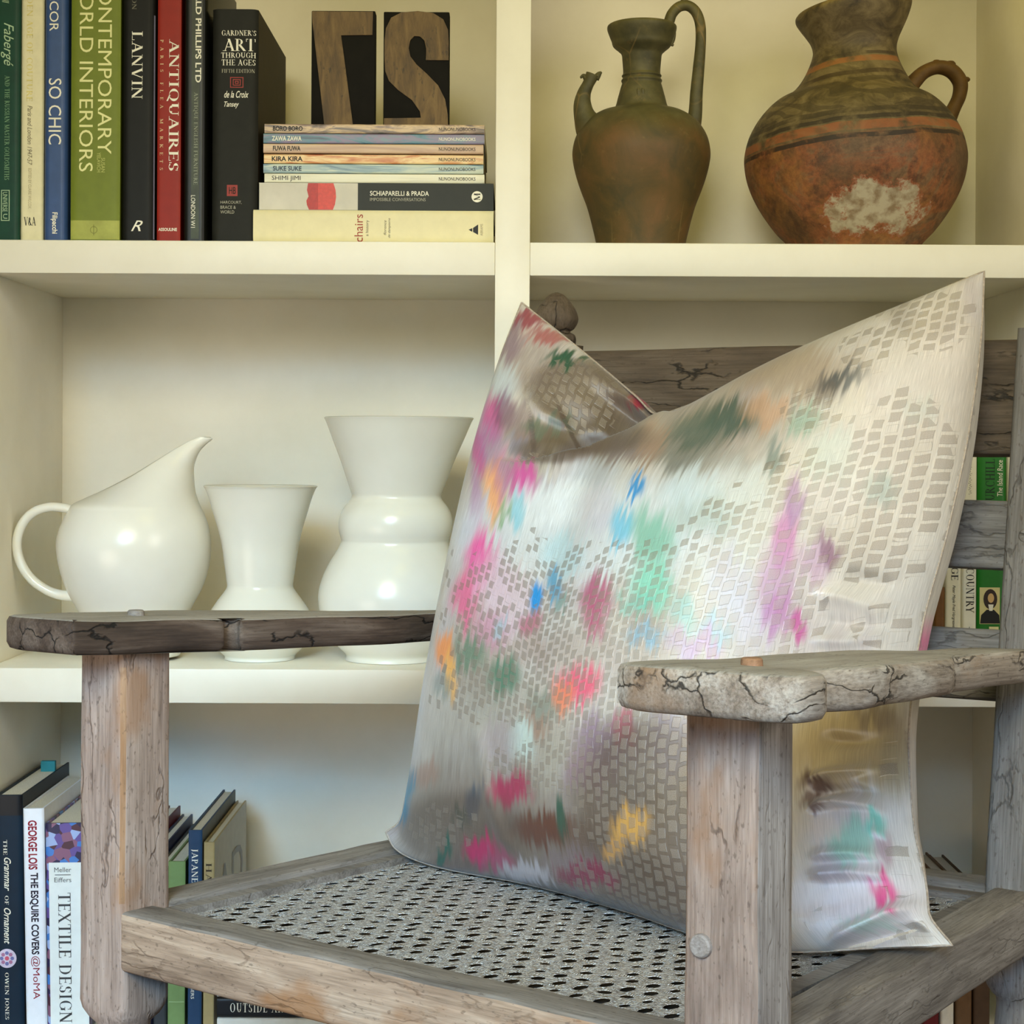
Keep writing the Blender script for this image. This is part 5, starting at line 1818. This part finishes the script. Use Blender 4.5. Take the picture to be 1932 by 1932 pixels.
ANG = {}
BL_ = [  # x, y, rx, ry, colour, strength
    (930, 1300, 70, 60, (150, 146, 134), .6), (880, 1440, 60, 60, (150, 136, 130), .55), (1060, 1400, 60, 50, (140, 128, 112), .6), (1220, 1260, 80, 40, (190, 172, 160), .6), (1180, 1060, 60, 50, (196, 206, 200), .6), (1420, 1000, 60, 80, (196, 206, 196), .6),
    (1600, 1000, 80, 60, (196, 182, 164), .6), (1700, 840, 60, 50, (186, 176, 160), .6), (1620, 780, 60, 40, (222, 210, 192), .7), (1780, 640, 50, 60, (206, 192, 184), .7), (1440, 1180, 60, 60, (206, 198, 210), .6), (1310, 1080, 50, 60, (214, 212, 200), .6),
    (900, 1240, 70, 90, (160, 146, 132), .55), (1090, 1230, 90, 50, (178, 156, 146), .55), (1000, 1230, 50, 40, (172, 140, 130), .5), (1310, 880, 80, 30, (182, 180, 170), .6), (1120, 890, 60, 30, (190, 196, 204), .7), (1020, 920, 40, 30, (176, 160, 176), .6),
    (890, 950, 14, 80, (176, 120, 168), .7), (912, 780, 14, 60, (186, 160, 190), .6), (960, 900, 40, 40, (160, 150, 170), .5), (1080, 770, 60, 30, (128, 108, 90), .6),
    (1120, 1000, 300, 110, (226, 232, 236), .75), (1560, 930, 230, 190, (222, 212, 198), .6), (1720, 700, 140, 160, (214, 202, 192), .6), (1280, 1330, 330, 150, (204, 192, 178), .55),
    (1000, 1560, 300, 130, (132, 118, 104), .75), (860, 1500, 110, 110, (138, 126, 112), .7), (1040, 1690, 260, 45, (112, 92, 84), .7), (900, 1380, 120, 90, (172, 166, 154), .6),
    (1130, 740, 130, 80, (150, 130, 108), .7), (1090, 830, 150, 45, (104, 88, 76), .75), (1020, 690, 60, 60, (156, 138, 128), .6), (1600, 1400, 150, 110, (176, 152, 100), .85), (1690, 1420, 40, 90, (150, 138, 110), .5), (1620, 1700, 150, 90, (214, 202, 206), .6),
    (1480, 700, 160, 60, (168, 142, 112), .65), (1330, 800, 150, 60, (150, 134, 112), .65),
    (1000, 602, 40, 20, (150, 56, 70), .9), (1035, 636, 46, 16, (168, 74, 72), .8), (1062, 680, 34, 14, (48, 88, 66), .95), (1200, 757, 26, 16, (160, 28, 58), .9), (965, 640, 30, 50, (128, 96, 116), .7),
    (955, 720, 36, 40, (196, 204, 206), .8), (935, 790, 22, 50, (206, 84, 150), .85), (958, 775, 24, 44, (124, 78, 112), .7), (905, 850, 18, 56, (196, 76, 148), .8), (990, 800, 50, 40, (134, 108, 110), .6), (1040, 805, 50, 18, (92, 104, 88), .6),
    (930, 840, 26, 46, (168, 128, 166), .6), (985, 845, 36, 20, (120, 120, 150), .5),
    (928, 930, 26, 56, (244, 172, 118), .9), (985, 905, 30, 44, (226, 84, 168), .9), (950, 900, 30, 46, (196, 132, 160), .6), (948, 968, 20, 24, (132, 172, 130), .8), (905, 1055, 30, 62, (236, 92, 164), .95), (884, 1130, 28, 56, (228, 104, 148), .9),
    (930, 1090, 40, 60, (226, 190, 206), .6), (880, 1000, 14, 40, (206, 206, 214), .7), (960, 1140, 60, 70, (222, 196, 208), .7), (930, 1190, 40, 40, (210, 140, 170), .6),
    (1060, 950, 110, 46, (226, 236, 244), .85), (975, 965, 18, 40, (140, 206, 224), .85), (1130, 960, 40, 50, (206, 200, 214), .6), (1206, 922, 15, 28, (44, 150, 214), .95), (1178, 1000, 26, 44, (122, 198, 226), .9), (1060, 1050, 46, 46, (190, 224, 232), .7),
    (1008, 1130, 13, 38, (12, 148, 222), .98), (1044, 1108, 20, 30, (40, 160, 206), .8), (1060, 1140, 16, 18, (84, 150, 140), .6), (1132, 1130, 36, 48, (176, 56, 108), .8), (1120, 1180, 22, 36, (180, 70, 110), .7), (1000, 1182, 26, 26, (184, 84, 112), .75),
    (945, 1185, 12, 22, (160, 196, 204), .7), (1240, 1010, 50, 60, (104, 182, 152), .75), (1232, 1105, 44, 58, (124, 212, 184), .8), (1200, 1140, 40, 20, (110, 190, 170), .6), (1330, 970, 70, 50, (170, 190, 180), .6), (1300, 920, 60, 40, (206, 222, 224), .7), (1290, 1160, 30, 40, (120, 200, 190), .5),
    (1270, 850, 90, 40, (90, 96, 88), .7), (1370, 790, 64, 38, (54, 84, 72), .85), (1310, 815, 60, 34, (66, 92, 80), .75), (1190, 850, 60, 26, (130, 110, 112), .6), (1225, 835, 30, 50, (178, 140, 110), .6), (1440, 780, 50, 34, (206, 164, 130), .8), (1590, 718, 50, 22, (66, 74, 82), .9), (1560, 735, 40, 30, (110, 98, 90), .6),
    (1520, 790, 40, 34, (150, 180, 158), .7), (1460, 862, 26, 34, (92, 120, 112), .65), (1370, 870, 70, 26, (170, 164, 150), .6), (1390, 920, 90, 50, (216, 222, 218), .6),
    (1510, 940, 20, 60, (152, 82, 158), .75), (1490, 1020, 26, 70, (196, 108, 172), .75), (1470, 1110, 36, 90, (188, 132, 178), .65), (1560, 1042, 22, 30, (128, 66, 110), .8), (1535, 1080, 30, 40, (196, 150, 190), .6), (1510, 1195, 22, 28, (192, 44, 142), .85), (1470, 1170, 30, 50, (178, 96, 160), .6),
    (1655, 925, 40, 36, (104, 152, 142), .7), (1570, 870, 50, 60, (190, 206, 196), .6), (1730, 770, 40, 30, (160, 180, 172), .5), (1380, 1100, 50, 70, (196, 192, 206), .6), (1350, 1190, 40, 30, (150, 190, 204), .6), (1330, 1220, 40, 30, (200, 150, 190), .6), (1220, 1200, 40, 24, (120, 178, 206), .65), (1290, 1220, 40, 30, (190, 160, 190), .6),
    (843, 1235, 20, 44, (242, 152, 84), .9), (852, 1280, 16, 40, (236, 176, 92), .85), (890, 1235, 34, 34, (96, 128, 104), .8), (955, 1275, 36, 40, (72, 122, 96), .85), (835, 1300, 22, 30, (120, 136, 130), .6), (1030, 1330, 40, 36, (110, 124, 106), .6), (1090, 1300, 46, 42, (236, 92, 122), .92), (1062, 1318, 22, 36, (240, 140, 96), .8),
    (1000, 1370, 40, 26, (156, 112, 84), .65), (980, 1400, 28, 44, (206, 222, 212), .85), (940, 1400, 40, 50, (166, 150, 150), .6), (960, 1492, 44, 34, (172, 38, 82), .9), (1150, 1400, 70, 60, (136, 98, 132), .7), (1180, 1375, 24, 46, (206, 92, 112), .7), (1110, 1460, 44, 40, (150, 108, 132), .6), (1265, 1400, 50, 80, (152, 128, 156), .65), (1040, 1440, 40, 60, (176, 168, 152), .6),
    (768, 1520, 12, 34, (26, 152, 192), .95), (776, 1480, 10, 30, (40, 140, 170), .7), (894, 1510, 18, 34, (62, 82, 100), .8), (872, 1545, 24, 22, (58, 84, 74), .8), (800, 1460, 24, 30, (166, 130, 112), .6), (915, 1600, 36, 28, (190, 46, 98), .9), (945, 1625, 40, 24, (170, 80, 110), .7), (842, 1608, 16, 22, (46, 96, 82), .9),
    (1030, 1565, 52, 34, (104, 58, 38), .85), (1060, 1545, 10, 44, (48, 88, 70), .85), (1090, 1590, 40, 30, (124, 84, 60), .6), (1190, 1560, 40, 36, (222, 168, 84), .85), (1160, 1600, 30, 20, (214, 160, 90), .7), (1240, 1590, 50, 90, (184, 168, 142), .7), (1110, 1655, 64, 24, (136, 40, 72), .8), (1000, 1650, 50, 22, (190, 182, 186), .8), (1080, 1625, 60, 20, (160, 140, 146), .7), (1180, 1690, 50, 24, (170, 160, 164), .6), (1250, 1700, 40, 40, (116, 100, 96), .6), (860, 1640, 60, 20, (110, 90, 92), .6),
    (1610, 1590, 46, 50, (136, 194, 172), .75), (1650, 1550, 22, 26, (108, 196, 176), .8), (1530, 1478, 34, 22, (84, 50, 42), .85), (1525, 1515, 24, 16, (98, 60, 48), .7), (1650, 1350, 50, 30, (120, 104, 92), .6), (1672, 1682, 26, 34, (222, 56, 132), .9), (1670, 1600, 16, 40, (150, 90, 110), .5), (1580, 1640, 40, 30, (160, 150, 160), .5), (1560, 1560, 40, 30, (214, 196, 180), .6), (1640, 1745, 60, 18, (150, 190, 170), .5),
]
for (x, y, rx, ry, c, s) in BL_:
    d2 = ((WX - x) / rx) ** 2 + ((WY - y) / ry) ** 2
    over(s * (1 - sm(np.sqrt(d2), 0.45, 1.25)), c)

for (x, y, rx, ry, s_) in ((1225, 1510, 150, 170, .85), (1235, 1690, 110, 80, .85), (1090, 735, 100, 60, .75), (1110, 795, 70, 30, .7), (870, 1570, 130, 80, .6), (1030, 1600, 170, 70, .45), (1170, 1690, 160, 50, .45), (1120, 820, 110, 40, .8), (1040, 850, 70, 25, .7), (1190, 770, 50, 30, .6), (1750, 590, 80, 50, .3)):  # dark print, deepened with painted shade in the pleat and lower left
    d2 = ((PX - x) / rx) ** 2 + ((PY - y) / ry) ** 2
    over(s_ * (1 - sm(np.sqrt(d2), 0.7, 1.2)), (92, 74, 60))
BL2 = [q for q in BL_ if q[4] in ((222, 168, 84), (214, 160, 90), (160, 28, 58), (190, 46, 98), (46, 96, 82), (48, 88, 70), (136, 40, 72), (190, 182, 186), (104, 58, 38), (48, 88, 66), (170, 80, 110), (92, 104, 88))]
for (x, y, rx, ry, c, s) in BL2:
    d2 = ((WX - x) / rx) ** 2 + ((WY - y) / ry) ** 2
    over(s * (1 - sm(np.sqrt(d2), 0.45, 1.25)), c)

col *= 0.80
for (x, y, rx, ry, s_) in ((1710, 860, 130, 230, .45), (1780, 610, 70, 110, .45), (1600, 1130, 90, 60, .4), (1050, 950, 110, 45, .35), (1560, 900, 90, 90, .3)):  # bright areas, mostly at right, paled: lit sheen put into the paint
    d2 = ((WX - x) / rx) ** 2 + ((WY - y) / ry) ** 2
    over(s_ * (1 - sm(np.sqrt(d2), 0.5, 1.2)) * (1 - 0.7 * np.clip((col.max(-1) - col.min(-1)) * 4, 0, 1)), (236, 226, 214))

# ---- where the foil blocks are printed -------------------------------------------
foil = np.zeros((NU, NV))
FO = [(1080, 730, 90, 50, .95), (1110, 790, 60, 30, .8), (1000, 865, 30, 10, .6), (1030, 1080, 170, 70, .62), (960, 1160, 120, 80, .7), (1000, 1280, 180, 90, .85), (1120, 1180, 200, 90, .8), (1250, 1130, 160, 130, .75),
      (1420, 1080, 150, 160, .8), (1700, 900, 120, 160, .92), (1640, 1050, 120, 60, .85), (1690, 1180, 90, 40, .7), (1540, 960, 130, 120, .7), (1530, 780, 60, 50, .8), (1640, 660, 60, 50, .7), (1750, 600, 90, 70, .95), (1200, 1330, 220, 90, .9), (1230, 1500, 160, 160, .97), (1230, 1680, 110, 90, .97), (1050, 1440, 130, 60, .75),
      (840, 1560, 70, 40, .5), (1120, 1650, 80, 40, .6), (900, 1330, 60, 40, .6), (1700, 1640, 40, 60, .5), (1740, 1760, 60, 30, .9), (1690, 1440, 30, 60, .6), (1560, 1730, 40, 30, .4), (1370, 1220, 140, 40, .8)]
for (x, y, rx, ry, a) in FO:
    d2 = ((PX - x) / rx) ** 2 + ((PY - y) / ry) ** 2
    foil = np.maximum(foil, a * (1 - sm(np.sqrt(d2), 0.6, 1.25)))


def satin_mat():
    t = NT('painted_foil_satin')
    paint = t.attr('paint').outputs['Color']
    fo = t.attr('foil').outputs['Fac']
    fab = t.attr('fabric').outputs['Vector']
    # fine brush streaks along the cloth
    st = t.noise(t.mapping(fab, (900, 26, 1)), 1.0, 3, 0.6)
    base = t.mix(0.42, paint, t.ramp(st, ((0.3, (0.55, 0.53, 0.51, 1)), (0.7, (1.4, 1.4, 1.4, 1)))), 'MULTIPLY')
    wob = t.n('ShaderNodeTexNoise')
    t.l(t.mapping(fab, (30, 30, 1)), wob.inputs['Vector'])
    wob.inputs['Scale'].default_value = 1.0
    vm = t.n('ShaderNodeVectorMath', operation='MULTIPLY_ADD')
    t.l(wob.outputs['Color'], vm.inputs[0])
    vm.inputs[1].default_value = (0.012, 0.012, 0)
    t.l(fab, vm.inputs[2])
    sep = t.n('ShaderNodeSeparateXYZ')
    t.l(vm.outputs[0], sep.inputs[0])
    cmb = t.n('ShaderNodeCombineXYZ')
    t.l(t.math('MULTIPLY', sep.outputs[1], 47.0), cmb.inputs[0])
    t.l(t.math('MULTIPLY', sep.outputs[0], t.math('SUBTRACT', 76.0, t.math('MULTIPLY', sep.outputs[0], 22.0))), cmb.inputs[1])
    br = t.n('ShaderNodeTexBrick')
    t.l(cmb.outputs[0], br.inputs['Vector'])
    br.offset = 0.5
    br.inputs['Color1'].default_value = (0, 0, 0, 1)
    br.inputs['Color2'].default_value = (1, 1, 1, 1)
    br.inputs['Mortar'].default_value = (0, 0, 0, 1)
    br.inputs['Scale'].default_value = 1.0
    br.inputs['Mortar Size'].default_value = 0.16
    br.inputs['Mortar Smooth'].default_value = 0.3
    br.inputs['Brick Width'].default_value = 0.95
    br.inputs['Row Height'].default_value = 1.0
    sc = t.n('ShaderNodeSeparateColor')
    t.l(br.outputs['Color'], sc.inputs[0])
    inside = t.math('SUBTRACT', 1.0, br.outputs['Fac'])
    on = t.math('LESS_THAN', sc.outputs[0], fo)
    mask = t.math('MULTIPLY', inside, on)
    gl = t.noise(t.mapping(fab, (1500, 1500, 1)), 1.0, 2, 0.7)
    foilc = t.mix(0.42, t.ramp(gl, ((0.35, c_(84, 73, 62)), (0.5, c_(136, 122, 107)), (0.66, c_(206, 196, 182)))), paint)
    c = t.mix(t.math('MULTIPLY', mask, 0.82), base, foilc)
    t.l(c, t.b.inputs['Base Color'])
    t.l(t.math('MULTIPLY', mask, 0.30), t.b.inputs['Metallic'])
    t.l(t.math('ADD', 0.36, t.math('MULTIPLY', mask, 0.12)), t.b.inputs['Roughness'])
    t.b.inputs['Specular IOR Level'].default_value = 0.55
    t.b.inputs['Sheen Weight'].default_value = 0.15
    t.b.inputs['Anisotropic'].default_value = 0.4
    h = t.math('ADD', t.math('MULTIPLY', mask, 1.0), t.math('MULTIPLY', gl, 0.25))
    t.bump(h, 0.35, 0.0012)
    return t.m


M_SATIN = satin_mat()
cus = thing('cushion', 'large pearly satin cushion with pink, teal and blue brushwork, propped in the armchair', 'cushion', P(1250, 1790, 1.80).to_tuple())
cus.location.z = zc


def grid_mesh(name, S, paint, foil, uu, vv, parent, flip=False):
    nu, nv = S.shape[:2]
    me = bpy.data.meshes.new(name)
    A = (S - np.array(parent.location)[None, None, :]).reshape(-1, 3)
    idx = np.arange(nu * nv).reshape(nu, nv)
    q = np.stack([idx[:-1, :-1], idx[:-1, 1:], idx[1:, 1:], idx[1:, :-1]], -1).reshape(-1, 4)
    if flip:
        q = q[:, ::-1]
    me.vertices.add(len(A))
    me.vertices.foreach_set('co', A.astype(np.float32).ravel())
    me.loops.add(q.size)
    me.loops.foreach_set('vertex_index', q.astype(np.int32).ravel())
    me.polygons.add(len(q))
    me.polygons.foreach_set('loop_start', np.arange(0, q.size, 4, dtype=np.int32))
    me.polygons.foreach_set('use_smooth', np.ones(len(q), dtype=bool))
    me.update(calc_edges=True)
    a = me.attributes.new('paint', 'FLOAT_COLOR', 'POINT')
    a.data.foreach_set('color', np.concatenate([paint.reshape(-1, 3), np.ones((nu * nv, 1))], 1).astype(np.float32).ravel())
    a = me.attributes.new('foil', 'FLOAT', 'POINT')
    a.data.foreach_set('value', foil.astype(np.float32).ravel())
    a = me.attributes.new('fabric', 'FLOAT_VECTOR', 'POINT')
    a.data.foreach_set('vector', np.stack([uu, vv, np.zeros_like(uu)], -1).astype(np.float32).ravel())
    me.materials.append(M_SATIN)
    o = bpy.data.objects.new(name, me)
    COL.objects.link(o)
    o.parent = parent
    return o


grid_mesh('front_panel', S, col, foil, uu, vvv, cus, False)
# back panel
NB = 140
Sb = coons(NB, NB)
ub = np.linspace(0, 1, NB)[:, None] * np.ones((1, NB))
vb = np.ones((NB, 1)) * np.linspace(0, 1, NB)[None, :]
prf = lambda x, p: np.clip(np.sin(np.pi * x), 0, 1) ** p
Sb = Sb - (0.090 * prf(ub, 0.34) * prf(vb, 0.55))[..., None] * np.array([-0.588, -0.809, 0.0])
Sb = Sb + (0.026 * np.exp(-((ub - 0.95) / 0.06) ** 2) * prf(ub, 0.3) * prf(vb, 0.8))[..., None] * np.array([0.85, -0.3, 0.0])
Sb = Sb + (0.004 * vnoise2(ub * 4, vb * 14, 71) * prf(ub, .5) * prf(vb, .5))[..., None] * np.array([-0.588, -0.809, 0.0])
cb = np.ones((NB, NB, 3)) * lin((192, 180, 164))
mB = (np.clip(0.8 - np.hypot((ub - 0.98) / .12, (vb - 0.60) / .06), 0, 1) * 1.2).clip(0, 1)[..., None]
cb = cb * (1 - mB) + lin((206, 60, 130)) * mB
fb_ = 0.75 * np.ones((NB, NB)) * (vnoise2(ub * 5, vb * 5, 77) > -0.2)
grid_mesh('back_panel', Sb, cb, fb_, ub, vb, cus, True)
# seam welt
bd = [interp_curve(TOP, 120), interp_curve(RIGHT, 120)[1:], interp_curve(BOT, 120)[::-1][1:], interp_curve(LEFT, 120)[::-1][1:-1]]
loop = [Vector(p) for p in np.concatenate(bd, 0)]
v, f = tube_data(loop + [loop[0]], [0.0012] * (len(loop) + 1), 8, cap=False)
link_mesh('seam', v, f, plain((166, 152, 138), 0.45, 0.2, scale=300), cus, True)
